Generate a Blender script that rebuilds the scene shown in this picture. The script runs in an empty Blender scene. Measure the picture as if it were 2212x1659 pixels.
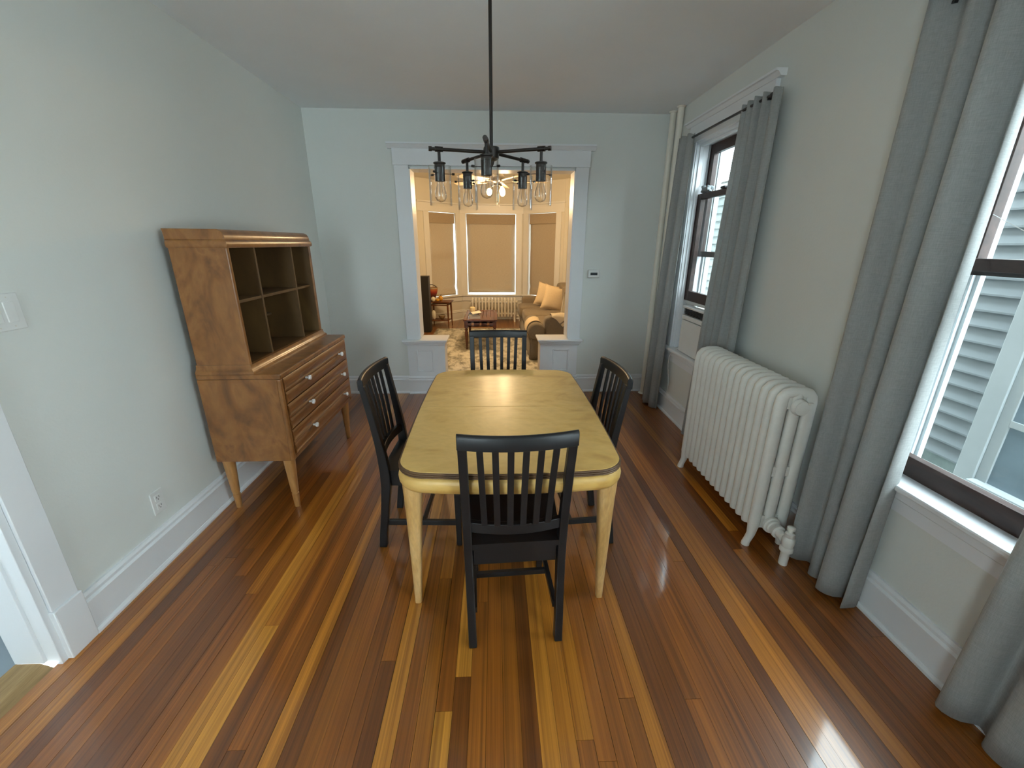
import bpy, bmesh, math, random
from mathutils import Vector, Matrix
R_ = math.radians
SC = bpy.context.scene
COL = SC.collection
random.seed(7)

# ------------------------------------------------------------------ camera
def setup_camera():
    f, W = 900.8, 2212.0
    p, y, r = R_(18.682), R_(2.448), R_(-0.302)
    fwd = Vector((math.sin(y) * math.cos(p), math.cos(y) * math.cos(p), -math.sin(p)))
    right = Vector((math.cos(y), -math.sin(y), 0))
    down = fwd.cross(right)
    r2 = math.cos(r) * right + math.sin(r) * down
    d2 = -math.sin(r) * right + math.cos(r) * down
    up = -d2
    cam = bpy.data.cameras.new('camera')
    cam.sensor_width = 36.0
    cam.sensor_fit = 'HORIZONTAL'
    cam.lens = f / W * 36.0
    cam.clip_start = 0.02
    cam.clip_end = 200
    o = bpy.data.objects.new('camera', cam)
    COL.objects.link(o)
    m = Matrix.Identity(4)
    for i in range(3):
        m[i][0] = r2[i]; m[i][1] = up[i]; m[i][2] = -fwd[i]
    m[2][3] = 1.5
    o.matrix_world = m
    SC.camera = o
setup_camera()

# ------------------------------------------------------------------ light, exposure
SKY_STRENGTH = 18.0
LAMP_POWER = 95.0
SC.view_settings.view_transform = 'Standard'
SC.view_settings.look = 'None'
SC.view_settings.gamma = 1.0
SC.view_settings.exposure = 0.0
SC.view_settings.use_curve_mapping = False
world = bpy.data.worlds.new('overcast_sky')
SC.world = world
world.use_nodes = True
wn = world.node_tree.nodes
bg = wn['Background']
bg.inputs['Color'].default_value = (0.80, 0.94, 1.0, 1)
bg.inputs['Strength'].default_value = SKY_STRENGTH
SC.cycles.max_bounces = 8
SC.cycles.transmission_bounces = 6
SC.cycles.diffuse_bounces = 4
SC.cycles.glossy_bounces = 3
SC.cycles.transparent_max_bounces = 24
SC.cycles.caustics_reflective = False
SC.cycles.caustics_refractive = False
SC.cycles.sample_clamp_indirect = 6.0
SC.cycles.use_adaptive_sampling = True
SC.cycles.adaptive_threshold = 0.09
SC.cycles.use_denoising = True
SC.cycles.use_light_tree = False

def portal(name, loc, direction, sx, sy):
    """sky portal in a window opening: guides sampling of the sky, gives no light itself"""
    l = bpy.data.lights.new(name, 'AREA')
    l.shape = 'RECTANGLE'
    l.size, l.size_y = sx, sy
    l.cycles.is_portal = True
    o = bpy.data.objects.new(name, l)
    COL.objects.link(o)
    o.location = loc
    o.rotation_euler = Vector(direction).to_track_quat('-Z', 'Y').to_euler()
    return o

# ------------------------------------------------------------------ materials
def lin(h):
    h = h.lstrip('#')
    c = [int(h[i:i + 2], 16) / 255 for i in (0, 2, 4)]
    return tuple((x / 12.92 if x <= 0.04045 else ((x + 0.055) / 1.055) ** 2.4) for x in c)
MATS = {}
def newmat(name):
    m = bpy.data.materials.new(name)
    m.use_nodes = True
    nt = m.node_tree
    b = nt.nodes['Principled BSDF']
    MATS[name] = m
    return m, nt, b
def N(nt, t, **kw):
    n = nt.nodes.new(t)
    for k, v in kw.items():
        setattr(n, k, v)
    return n
def ramp(nt, fac, stops):
    r = N(nt, 'ShaderNodeValToRGB')
    e = r.color_ramp.elements
    while len(e) > 1:
        e.remove(e[-1])
    e[0].position = stops[0][0]
    e[0].color = (*stops[0][1], 1)
    for p, c in stops[1:]:
        k = e.new(p)
        k.color = (*c, 1)
    nt.links.new(fac, r.inputs[0])
    return r
def plain(name, col, rough=0.5, var=0.04, nscale=8.0, bump=0.0, bscale=60.0, metallic=0.0, coat=0.0, spec=0.5, sheen=0.0):
    m, nt, b = newmat(name)
    tc = N(nt, 'ShaderNodeTexCoord')
    nz = N(nt, 'ShaderNodeTexNoise')
    nz.inputs['Scale'].default_value = nscale
    nz.inputs['Detail'].default_value = 4
    nt.links.new(tc.outputs['Object'], nz.inputs['Vector'])
    lo = tuple(max(0, c * (1 - var)) for c in col)
    hi = tuple(min(1, c * (1 + var)) for c in col)
    r = ramp(nt, nz.outputs['Fac'], [(0.3, lo), (0.7, hi)])
    nt.links.new(r.outputs['Color'], b.inputs['Base Color'])
    b.inputs['Roughness'].default_value = rough
    b.inputs['Metallic'].default_value = metallic
    b.inputs['Coat Weight'].default_value = coat
    b.inputs['Specular IOR Level'].default_value = spec
    b.inputs['Sheen Weight'].default_value = sheen
    if bump:
        n2 = N(nt, 'ShaderNodeTexNoise')
        n2.inputs['Scale'].default_value = bscale
        n2.inputs['Detail'].default_value = 3
        nt.links.new(tc.outputs['Object'], n2.inputs['Vector'])
        bp = N(nt, 'ShaderNodeBump')
        bp.inputs['Strength'].default_value = bump
        bp.inputs['Distance'].default_value = 0.002
        nt.links.new(n2.outputs['Fac'], bp.inputs['Height'])
        nt.links.new(bp.outputs['Normal'], b.inputs['Normal'])
    return m
def wood(name, cols, scale=(2, 2, 14), rough=0.35, coat=0.0, coat_rough=0.1, distort=1.2, nscale=1.0, spec=0.5, fine=0.86):
    """figured wood: warped bands plus fine streaks; scale gives frequency along object axes"""
    m, nt, b = newmat(name)
    tc = N(nt, 'ShaderNodeTexCoord')
    mp = N(nt, 'ShaderNodeMapping')
    mp.inputs['Scale'].default_value = scale
    nt.links.new(tc.outputs['Object'], mp.inputs['Vector'])
    n1 = N(nt, 'ShaderNodeTexNoise')
    n1.inputs['Scale'].default_value = nscale
    n1.inputs['Detail'].default_value = 6
    n1.inputs['Distortion'].default_value = distort
    nt.links.new(mp.outputs['Vector'], n1.inputs['Vector'])
    k = len(cols) - 1
    r = ramp(nt, n1.outputs['Fac'], [(0.28 + 0.44 * i / k, c) for i, c in enumerate(cols)])
    mp2 = N(nt, 'ShaderNodeMapping')
    mp2.inputs['Scale'].default_value = tuple(s * 9 for s in scale)
    nt.links.new(tc.outputs['Object'], mp2.inputs['Vector'])
    n2 = N(nt, 'ShaderNodeTexNoise')
    n2.inputs['Detail'].default_value = 3
    n2.inputs['Scale'].default_value = 1.2
    nt.links.new(mp2.outputs['Vector'], n2.inputs['Vector'])
    r2 = ramp(nt, n2.outputs['Fac'], [(0.3, (fine, fine, fine)), (0.65, (1.04, 1.04, 1.04))])
    mx = N(nt, 'ShaderNodeMix', data_type='RGBA', blend_type='MULTIPLY')
    mx.inputs['Factor'].default_value = 1.0
    nt.links.new(r.outputs['Color'], mx.inputs[6])
    nt.links.new(r2.outputs['Color'], mx.inputs[7])
    nt.links.new(mx.outputs[2], b.inputs['Base Color'])
    b.inputs['Roughness'].default_value = rough
    b.inputs['Coat Weight'].default_value = coat
    b.inputs['Coat Roughness'].default_value = coat_rough
    b.inputs['Specular IOR Level'].default_value = spec
    return m
def plank_material():
    m, nt, b = newmat('fir_plank')
    oi = N(nt, 'ShaderNodeObjectInfo')
    geo = N(nt, 'ShaderNodeNewGeometry')
    base = ramp(nt, oi.outputs['Random'], [(0.0, lin('#6b3c13')), (0.2, lin('#7f4916')), (0.45, lin('#98591b')), (0.62, lin('#885017')), (0.82, lin('#ac6e24')), (1.0, lin('#c08532'))])
    off = N(nt, 'ShaderNodeVectorMath', operation='SCALE')
    comb = N(nt, 'ShaderNodeCombineXYZ')
    for i in range(3):
        nt.links.new(oi.outputs['Random'], comb.inputs[i])
    off.inputs['Scale'].default_value = 37.0
    nt.links.new(comb.outputs[0], off.inputs[0])
    add = N(nt, 'ShaderNodeVectorMath', operation='ADD')
    nt.links.new(geo.outputs['Position'], add.inputs[0])
    nt.links.new(off.outputs[0], add.inputs[1])
    def grain(sx, sy, dist, det):
        mp = N(nt, 'ShaderNodeMapping')
        mp.inputs['Scale'].default_value = (sx, sy, 1)
        nt.links.new(add.outputs[0], mp.inputs['Vector'])
        nz = N(nt, 'ShaderNodeTexNoise')
        nz.inputs['Scale'].default_value = 1.0
        nz.inputs['Detail'].default_value = det
        nz.inputs['Distortion'].default_value = dist
        nt.links.new(mp.outputs['Vector'], nz.inputs['Vector'])
        return nz
    g1 = grain(62, 0.5, 0.5, 3)
    g2 = grain(210, 2.0, 0.2, 2)
    g3 = grain(2.5, 1.1, 0.3, 2)
    c1 = ramp(nt, g1.outputs['Fac'], [(0.3, (0.62, 0.55, 0.48)), (0.5, (1.0, 0.98, 0.95)), (0.62, (1.12, 1.12, 1.1)), (0.75, (1.38, 1.40, 1.38))])
    c2 = ramp(nt, g2.outputs['Fac'], [(0.3, (0.78, 0.74, 0.7)), (0.6, (1.05, 1.05, 1.05))])
    c3 = ramp(nt, g3.outputs['Fac'], [(0.3, (0.82, 0.8, 0.78)), (0.7, (1.12, 1.12, 1.12))])
    prev = base.outputs['Color']
    for c in (c1, c2, c3):
        mx = N(nt, 'ShaderNodeMix', data_type='RGBA', blend_type='MULTIPLY')
        mx.inputs['Factor'].default_value = 1.0
        nt.links.new(prev, mx.inputs[6])
        nt.links.new(c.outputs['Color'], mx.inputs[7])
        prev = mx.outputs[2]
    nt.links.new(prev, b.inputs['Base Color'])
    b.inputs['Roughness'].default_value = 0.38
    b.inputs['Coat Weight'].default_value = 0.85
    b.inputs['Coat Roughness'].default_value = 0.08
    gw = grain(7, 1.6, 0.0, 2)
    bp = N(nt, 'ShaderNodeBump')
    bp.inputs['Strength'].default_value = 0.25
    bp.inputs['Distance'].default_value = 0.0012
    nt.links.new(gw.outputs['Fac'], bp.inputs['Height'])
    nt.links.new(bp.outputs['Normal'], b.inputs['Coat Normal'])
    return m
def glass(name, tint=(1, 1, 1), refl=0.04, edge=0.8, rough=0.0, power=4.0):
    """thin clear glass: light passes straight through, surface mirrors a little, more at grazing angles"""
    m, nt, b = newmat(name)
    nt.nodes.remove(b)
    out = nt.nodes['Material Output']
    tr = N(nt, 'ShaderNodeBsdfTransparent')
    tr.inputs['Color'].default_value = (*tint, 1)
    gl = N(nt, 'ShaderNodeBsdfGlossy')
    gl.inputs['Roughness'].default_value = rough
    lw = N(nt, 'ShaderNodeLayerWeight')
    lw.inputs['Blend'].default_value = 0.5
    pw = N(nt, 'ShaderNodeMath', operation='POWER')
    pw.inputs[1].default_value = power
    nt.links.new(lw.outputs['Facing'], pw.inputs[0])
    mr = N(nt, 'ShaderNodeMath', operation='MULTIPLY_ADD')
    mr.inputs[1].default_value = edge
    mr.inputs[2].default_value = refl
    nt.links.new(pw.outputs[0], mr.inputs[0])
    mx = N(nt, 'ShaderNodeMixShader')
    nt.links.new(mr.outputs[0], mx.inputs[0])
    nt.links.new(tr.outputs[0], mx.inputs[1])
    nt.links.new(gl.outputs[0], mx.inputs[2])
    nt.links.new(mx.outputs[0], out.inputs['Surface'])
    return m
def emit(name, col, s):
    m, nt, b = newmat(name)
    b.inputs['Base Color'].default_value = (*col, 1)
    b.inputs['Emission Color'].default_value = (*col, 1)
    b.inputs['Emission Strength'].default_value = s
    return m
def fabric(name, col, weave=900.0, var=0.12, trans=0.0, rough=0.9, sheen=0.15):
    m, nt, b = newmat(name)
    tc = N(nt, 'ShaderNodeTexCoord')
    parts = []
    for sc in ((weave, weave, weave * 0.06), (weave * 0.05, weave * 0.05, weave)):
        mp = N(nt, 'ShaderNodeMapping')
        mp.inputs['Scale'].default_value = sc
        nt.links.new(tc.outputs['Object'], mp.inputs['Vector'])
        nz = N(nt, 'ShaderNodeTexNoise')
        nz.inputs['Scale'].default_value = 1.0
        nz.inputs['Detail'].default_value = 2
        nt.links.new(mp.outputs['Vector'], nz.inputs['Vector'])
        parts.append(nz)
    ad = N(nt, 'ShaderNodeMath', operation='ADD')
    nt.links.new(parts[0].outputs['Fac'], ad.inputs[0])
    nt.links.new(parts[1].outputs['Fac'], ad.inputs[1])
    r = ramp(nt, ad.outputs[0], [(0.35, tuple(c * (1 - var) for c in col)), (0.65, tuple(min(1, c * (1 + var)) for c in col))])
    hf = N(nt, 'ShaderNodeMath', operation='MULTIPLY')
    hf.inputs[1].default_value = 0.5
    nt.links.new(ad.outputs[0], hf.inputs[0])
    nt.links.new(hf.outputs[0], r.inputs[0])
    nt.links.new(r.outputs['Color'], b.inputs['Base Color'])
    b.inputs['Roughness'].default_value = rough
    b.inputs['Sheen Weight'].default_value = sheen
    b.inputs['Specular IOR Level'].default_value = 0.2
    if trans:
        out = nt.nodes['Material Output']
        tl = N(nt, 'ShaderNodeBsdfTranslucent')
        nt.links.new(r.outputs['Color'], tl.inputs['Color'])
        mx = N(nt, 'ShaderNodeMixShader')
        mx.inputs[0].default_value = trans
        nt.links.new(b.outputs[0], mx.inputs[1])
        nt.links.new(tl.outputs[0], mx.inputs[2])
        nt.links.new(mx.outputs[0], out.inputs['Surface'])
    return m

plain('wall_paint', (0.73, 0.75, 0.715), 0.75, 0.02, 1.5, 0.25, 90)
plain('ceiling_paint', (0.86, 0.90, 0.92), 0.85, 0.02, 2.0, 0.2, 60)
plain('trim_white', (0.80, 0.82, 0.84), 0.35, 0.015, 3.0)
plain('living_wall_paint', (0.72, 0.68, 0.58), 0.75, 0.02, 2.0)
plain('living_trim', (0.78, 0.76, 0.70), 0.4, 0.015, 3.0)
plain('cream_trim', (0.80, 0.76, 0.66), 0.4, 0.02, 3.0)
plain('radiator_enamel', (0.80, 0.79, 0.74), 0.38, 0.03, 20.0, 0.5, 55)
plain('black_lacquer', (0.011, 0.0105, 0.0115), 0.36, 0.1, 6.0, spec=0.35)
plain('bronze_metal', (0.022, 0.017, 0.014), 0.38, 0.2, 12.0, metallic=0.6)
plain('black_metal', (0.02, 0.02, 0.022), 0.4, 0.1, 12.0)
plain('white_plastic', (0.76, 0.77, 0.75), 0.35, 0.02, 6.0)
plain('ivory_plastic', (0.70, 0.68, 0.62), 0.4, 0.02, 6.0)
plain('porcelain', (0.9, 0.9, 0.9), 0.12, 0.01, 6.0, coat=0.5)
plain('dark_grille', (0.02, 0.022, 0.025), 0.5, 0.1, 20.0)
plain('lcd', (0.05, 0.06, 0.065), 0.2, 0.05, 10.0)
plain('mill_aluminium', (0.72, 0.78, 0.80), 0.35, 0.04, 8.0)
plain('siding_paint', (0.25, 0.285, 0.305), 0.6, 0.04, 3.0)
plain('bounce_cut_brown', (0.11, 0.10, 0.09), 0.9, 0.2, 12.0)  # dark colour of the added outer walls, keeps their bounce light low
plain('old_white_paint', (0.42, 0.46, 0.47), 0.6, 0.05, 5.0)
plain('foundation_stucco', (0.30, 0.37, 0.36), 0.9, 0.25, 7.0)
plain('gravel_ground', (0.40, 0.42, 0.40), 0.95, 0.3, 9.0)
plain('tile_floor', (0.30, 0.35, 0.39), 0.3, 0.06, 4.0)
plain('rubber_black', (0.02, 0.02, 0.02), 0.6)
plain('nylon_white', (0.8, 0.8, 0.78), 0.4)
plain('matte_black', (0.012, 0.011, 0.010), 0.55, 0.1, 5.0)
plain('rag_cloth', (0.24, 0.27, 0.28), 0.9, 0.15, 20.0)
plain('candle_wax', (0.80, 0.66, 0.38), 0.4, 0.04, 8.0)
plain('book_paper', (0.80, 0.76, 0.66), 0.8, 0.05, 40.0)
plain('book_navy', (0.02, 0.03, 0.06), 0.5, 0.1, 10.0)
plain('book_grey', (0.42, 0.38, 0.34), 0.6, 0.06, 10.0)
plain('book_cream', (0.72, 0.66, 0.55), 0.6, 0.05, 10.0)
plain('gourd_white', (0.80, 0.74, 0.58), 0.45, 0.06, 14.0)
plain('gourd_orange', (0.72, 0.36, 0.03), 0.4, 0.2, 20.0)
plain('ceramic_bowl', (0.36, 0.25, 0.13), 0.4, 0.2, 10.0)
plain('leather_strap', (0.03, 0.02, 0.014), 0.6, 0.2, 20.0)
plain('brushed_nickel', (0.20, 0.19, 0.18), 0.35, 0.1, 20.0, metallic=0.8)
plain('fan_blade_paint', (0.66, 0.55, 0.38), 0.45, 0.05, 4.0)
plain('neighbour_shade', (0.20, 0.26, 0.30), 0.3, 0.2, 3.0)
plain('seam_dark', (0.09, 0.045, 0.015), 0.8, 0.1, 20.0)
plain('roof_shingle', (0.12, 0.12, 0.12), 0.9, 0.2, 30.0)
plain('subfloor', (0.05, 0.025, 0.01), 0.9)
plank_material()
wood('maple_table', [lin('#ba9049'), lin('#caa158'), lin('#d1aa64'), lin('#c89f5a')], scale=(2.4, 3.6, 8.0), rough=0.48, coat=0.2, coat_rough=0.24, distort=2.2, spec=0.35, fine=0.95)
wood('maple_leg', [lin('#b58a4e'), lin('#cba266'), lin('#d6b079')], scale=(14, 14, 2.0), rough=0.35, coat=0.3, coat_rough=0.2)
wood('walnut_edge', [lin('#4c3420'), lin('#6b4c2e')], scale=(5, 5, 20), rough=0.4)
wood('birch_cabinet', [lin('#684222'), lin('#835429'), lin('#936233'), lin('#774822')], scale=(3.4, 3.4, 1.7), rough=0.36, coat=0.35, coat_rough=0.2, distort=2.6, nscale=1.4)
wood('birch_drawer', [lin('#643b1a'), lin('#7b4c23'), lin('#6d411d')], scale=(3, 1.4, 12), rough=0.36, coat=0.35, coat_rough=0.2)
wood('birch_inside', [lin('#4a3419'), lin('#5c4222'), lin('#6b4f2a')], scale=(3, 3, 1.2), rough=0.6)
wood('birch_leg', [lin('#9a6a38'), lin('#b07d47'), lin('#bd8c54')], scale=(12, 12, 2), rough=0.35, coat=0.3)
wood('sash_walnut', [lin('#261813'), lin('#3a261f'), lin('#463029')], scale=(10, 2.2, 10), rough=0.45)
wood('oak_threshold', [lin('#7a5f3b'), lin('#9a7b50'), lin('#a98a5f')], scale=(30, 2, 10), rough=0.5)
wood('cherry_table', [lin('#43200f'), lin('#5c2e18'), lin('#6e3c22')], scale=(12, 2, 12), rough=0.35, coat=0.3)
wood('teak_side', [lin('#4c2a12'), lin('#6b3e1c'), lin('#7a4a24')], scale=(3, 12, 12), rough=0.4)
wood('living_floor', [lin('#6e4520'), lin('#8a5a2a'), lin('#9c6c36')], scale=(18, 0.8, 1), rough=0.35, coat=0.4)
fabric('linen_curtain', (0.44, 0.45, 0.44), 700, 0.14, trans=0.3)
fabric('roman_linen', (0.50, 0.40, 0.28), 500, 0.10, trans=0.2)
fabric('sofa_weave', (0.21, 0.165, 0.11), 500, 0.12)
fabric('sofa_slipcover', (0.20, 0.165, 0.12), 500, 0.12)
fabric('pillow_cream', (0.66, 0.52, 0.33), 400, 0.08)
fabric('pillow_grey', (0.38, 0.34, 0.27), 400, 0.08)
glass('window_glass', (0.97, 0.99, 0.99), 0.03, 0.8)
glass('shade_glass', (0.99, 0.99, 0.985), 0.012, 0.95, power=3.0)
glass('bulb_glass', (0.985, 0.98, 0.965), 0.02, 0.95, power=2.5)
emit('lamp_frosted', (1.0, 0.72, 0.36), 26.0)
def rug_material():
    m, nt, b = newmat('rug_pile')
    tc = N(nt, 'ShaderNodeTexCoord')
    mp = N(nt, 'ShaderNodeMapping')
    mp.inputs['Scale'].default_value = (4.6, 2.7, 1)
    nt.links.new(tc.outputs['Object'], mp.inputs['Vector'])
    n1 = N(nt, 'ShaderNodeTexNoise')
    n1.inputs['Scale'].default_value = 1.7
    n1.inputs['Detail'].default_value = 9
    n1.inputs['Roughness'].default_value = 0.72
    nt.links.new(mp.outputs['Vector'], n1.inputs['Vector'])
    r = ramp(nt, n1.outputs['Fac'], [(0.36, lin('#77746a')), (0.46, lin('#a19c8c')), (0.53, lin('#c9c3b2')), (0.7, lin('#d6d1c1'))])
    nt.links.new(r.outputs['Color'], b.inputs['Base Color'])
    b.inputs['Roughness'].default_value = 0.95
    b.inputs['Specular IOR Level'].default_value = 0.1
    return m
rug_material()
def throw_material():
    m, nt, b = newmat('throw_striped')
    tc = N(nt, 'ShaderNodeTexCoord')
    sep = N(nt, 'ShaderNodeSeparateXYZ')
    nt.links.new(tc.outputs['UV'], sep.inputs[0])
    g, c = (0.20, 0.17, 0.13), (0.62, 0.53, 0.39)
    r = ramp(nt, sep.outputs['X'], [(0.0, c), (0.55, g), (0.575, c), (0.64, g), (0.72, c), (0.78, g), (0.80, c)])
    r.color_ramp.interpolation = 'CONSTANT'
    nt.links.new(r.outputs['Color'], b.inputs['Base Color'])
    b.inputs['Roughness'].default_value = 0.95
    return m
throw_material()
def basket_material():
    m, nt, b = newmat('painted_basket')
    tc = N(nt, 'ShaderNodeTexCoord')
    sep = N(nt, 'ShaderNodeSeparateXYZ')
    nt.links.new(tc.outputs['Object'], sep.inputs[0])
    mr = N(nt, 'ShaderNodeMapRange')
    mr.inputs['From Max'].default_value = 0.26
    nt.links.new(sep.outputs['Z'], mr.inputs['Value'])
    r = ramp(nt, mr.outputs[0], [(0.0, lin('#4a1f12')), (0.35, lin('#5b2a17')), (0.5, lin('#7a2a1c')), (0.62, lin('#a03a26')), (0.78, lin('#b8683a')), (0.9, lin('#c79a5e'))])
    nt.links.new(r.outputs['Color'], b.inputs['Base Color'])
    b.inputs['Roughness'].default_value = 0.6
basket_material()

# ------------------------------------------------------------------ mesh helpers
class MB:
    def __init__(self):
        self.v, self.f = [], []
    def add(self, vs, fs):
        o = len(self.v)
        self.v += [tuple(p) for p in vs]
        self.f += [tuple(i + o for i in q) for q in fs]
        return self
    def box(self, x0, x1, y0, y1, z0, z1):
        return self.add([(x0, y0, z0), (x1, y0, z0), (x1, y1, z0), (x0, y1, z0), (x0, y0, z1), (x1, y0, z1), (x1, y1, z1), (x0, y1, z1)],
                        [(3, 2, 1, 0), (4, 5, 6, 7), (0, 1, 5, 4), (1, 2, 6, 5), (2, 3, 7, 6), (3, 0, 4, 7)])
    def loft(self, rings, close=True, cap=True):
        n = len(rings[0])
        vs = [p for r in rings for p in r]
        fs = []
        for k in range(len(rings) - 1):
            for i in range(n if close else n - 1):
                j = (i + 1) % n
                fs.append((k * n + i, k * n + j, (k + 1) * n + j, (k + 1) * n + i))
        if cap:
            fs.append(tuple(reversed(range(n))))
            fs.append(tuple((len(rings) - 1) * n + i for i in range(n)))
        return self.add(vs, fs)
    def prism(self, pts, axis, a, b):
        """extrude a 2-D polygon along axis; pts are the other two coordinates in x,y,z order"""
        def mk(p, t):
            q = list(p)
            q.insert(axis, t)
            return tuple(q)
        return self.loft([[mk(p, a) for p in pts], [mk(p, b) for p in pts]])
    def lathe(self, prof, c=(0, 0, 0), n=20, axis=2, cap=True):
        rings = []
        for r, t in prof:
            ring = []
            for i in range(n):
                a = 2 * math.pi * i / n
                q = [r * math.cos(a), r * math.sin(a)]
                q.insert(axis, t)
                ring.append((q[0] + c[0], q[1] + c[1], q[2] + c[2]))
            rings.append(ring)
        return self.loft(rings, cap=cap)
    def tube(self, pts, r, n=10, ry=None, ref=(0, 1, 0), cap=True):
        """tube along pts; section radius r across, ry along ref direction"""
        pts = [Vector(p) for p in pts]
        rr = r if isinstance(r, (list, tuple)) else [r] * len(pts)
        ref = Vector(ref)
        rings = []
        for i, p in enumerate(pts):
            t = (pts[min(i + 1, len(pts) - 1)] - pts[max(i - 1, 0)]).normalized()
            rf = ref
            if abs(t.dot(rf)) > 0.95:
                rf = Vector((1, 0, 0)) if abs(t.x) < 0.9 else Vector((0, 0, 1))
            u = (rf - t * t.dot(rf)).normalized()
            w = t.cross(u)
            b = ry if ry is not None else rr[i]
            rings.append([tuple(p + u * (b * math.cos(2 * math.pi * k / n)) + w * (rr[i] * math.sin(2 * math.pi * k / n))) for k in range(n)])
        return self.loft(rings, cap=cap)
    def sphere(self, c, r, n=14, m=9, sc=(1, 1, 1)):
        prof = [(max(1e-4, r * math.sin(math.pi * k / m)), -r * math.cos(math.pi * k / m)) for k in range(m + 1)]
        o = len(self.v)
        self.lathe(prof, (0, 0, 0), n)
        for i in range(o, len(self.v)):
            p = self.v[i]
            self.v[i] = (p[0] * sc[0] + c[0], p[1] * sc[1] + c[1], p[2] * sc[2] + c[2])
        return self
    def grid(self, fn, nu, nv):
        vs = [fn(i / nu, j / nv) for j in range(nv + 1) for i in range(nu + 1)]
        fs = [(j * (nu + 1) + i, j * (nu + 1) + i + 1, (j + 1) * (nu + 1) + i + 1, (j + 1) * (nu + 1) + i) for j in range(nv) for i in range(nu)]
        return self.add(vs, fs)
    def xf(self, fn):
        self.v = [tuple(fn(Vector(p))) for p in self.v]
        return self
    def build(self, name, mat, parent=None, smooth=False, bevel=0.0, solid=0.0, seg=2):
        me = bpy.data.meshes.new(name)
        me.from_pydata(self.v, [], self.f)
        bm = bmesh.new()
        bm.from_mesh(me)
        bmesh.ops.recalc_face_normals(bm, faces=bm.faces)
        bm.to_mesh(me)
        bm.free()
        me.materials.append(MATS[mat])
        if smooth:
            for p in me.polygons:
                p.use_smooth = True
            me.set_sharp_from_angle(angle=R_(50))
        me.update()
        o = bpy.data.objects.new(name, me)
        COL.objects.link(o)
        if parent is not None:
            o.parent = parent
        if solid:
            s = o.modifiers.new('thickness', 'SOLIDIFY')
            s.thickness = solid
            s.offset = 0
        if bevel:
            b = o.modifiers.new('edge', 'BEVEL')
            b.width = bevel
            b.segments = seg
            b.limit_method = 'ANGLE'
            b.angle_limit = R_(40)
        return o
def box(name, mat, x0, x1, y0, y1, z0, z1, parent=None, bevel=0.0):
    return MB().box(x0, x1, y0, y1, z0, z1).build(name, mat, parent, bevel=bevel)
def empty(name, loc=(0, 0, 0), rz=0.0):
    o = bpy.data.objects.new(name, None)
    o.empty_display_size = 0.1
    COL.objects.link(o)
    o.location = loc
    o.rotation_euler = (0, 0, rz)
    return o
def tag(o, label, cat, group=None):
    o['label'] = label
    o['category'] = cat
    if group:
        o['group'] = group
    return o
def thing(name, label, cat, loc=(0, 0, 0), rz=0.0, group=None):
    return tag(empty(name, loc, rz), label, cat, group)
def struct(o):
    o['kind'] = 'structure'
    return o
def copy_tree(o, parent=None):
    c = o.copy()
    COL.objects.link(c)
    c.parent = parent
    for ch in list(o.children):
        copy_tree(ch, c)
    return c

# ------------------------------------------------------------------ the room
XL, XR, YF, ZC, YB = -1.634, 1.604, 4.187, 2.583, -1.35
WT = 0.21
WTL = 0.14          # left wall is thinner
# floor: subfloor with separate strip boards
floor = struct(MB().box(XL - 0.02, XR + 0.02, YB, YF + 0.17, -0.12, -0.019).build('floor', 'subfloor'))
pm = MB().box(-0.5, 0.5, 0, 1, -1, 0).build('plank', 'fir_plank', floor)
plank_mesh = pm.data
bpy.data.objects.remove(pm)
PW = 0.0574
x = XL - 0.012
rnd = random.Random(11)
while x < XR + 0.012:
    y = YB - rnd.uniform(0, 1.0)
    xc = min(x + PW / 2, XR + 0.012)
    while y < YF + 0.0:
        ln = rnd.choice((2.2, 3.0, 3.6, 4.4, 5.2)) * rnd.uniform(0.85, 1.15)
        y1 = min(y + ln, YF + 0.165)
        if YF + 0.165 - y1 < 0.5:
            y1 = YF + 0.165
        y0 = max(y, YB)
        if y1 - y0 > 0.15 and y1 > -0.1:
            p = bpy.data.objects.new('plank', plank_mesh)
            COL.objects.link(p)
            p.parent = floor
            p.location = (x + PW / 2, y0 + 0.0006, rnd.uniform(-0.0004, 0.0))
            p.scale = (PW - rnd.choice((0.0006, 0.0008, 0.0012, 0.0018)), y1 - y0 - 0.0012, 0.0188)
        y = y1
    x += PW
struct(box('ceiling', 'ceiling_paint', XL - 0.3, XR + WT, YB - 0.2, YF + 0.17, ZC, ZC + 0.12))

def wall_with_holes(name, mat, axis, c0, c1, a0, a1, z0, z1, holes):
    """wall slab across axis from c0 to c1, spanning a0..a1 and z0..z1, with rectangular holes (a,b,zlo,zhi)"""
    m = MB()
    cuts = sorted({a0, a1, *[h[0] for h in holes], *[h[1] for h in holes]})
    for lo, hi in zip(cuts, cuts[1:]):
        mid = (lo + hi) / 2
        hs = sorted([h for h in holes if h[0] < mid < h[1]], key=lambda h: h[2])
        z = z0
        spans = []
        for h in hs:
            if h[2] > z:
                spans.append((z, h[2]))
            z = h[3]
        if z < z1:
            spans.append((z, z1))
        for s in spans:
            if axis == 0:
                m.box(c0, c1, lo, hi, *s)
            else:
                m.box(lo, hi, c0, c1, *s)
    return struct(m.build(name, mat))
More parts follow.
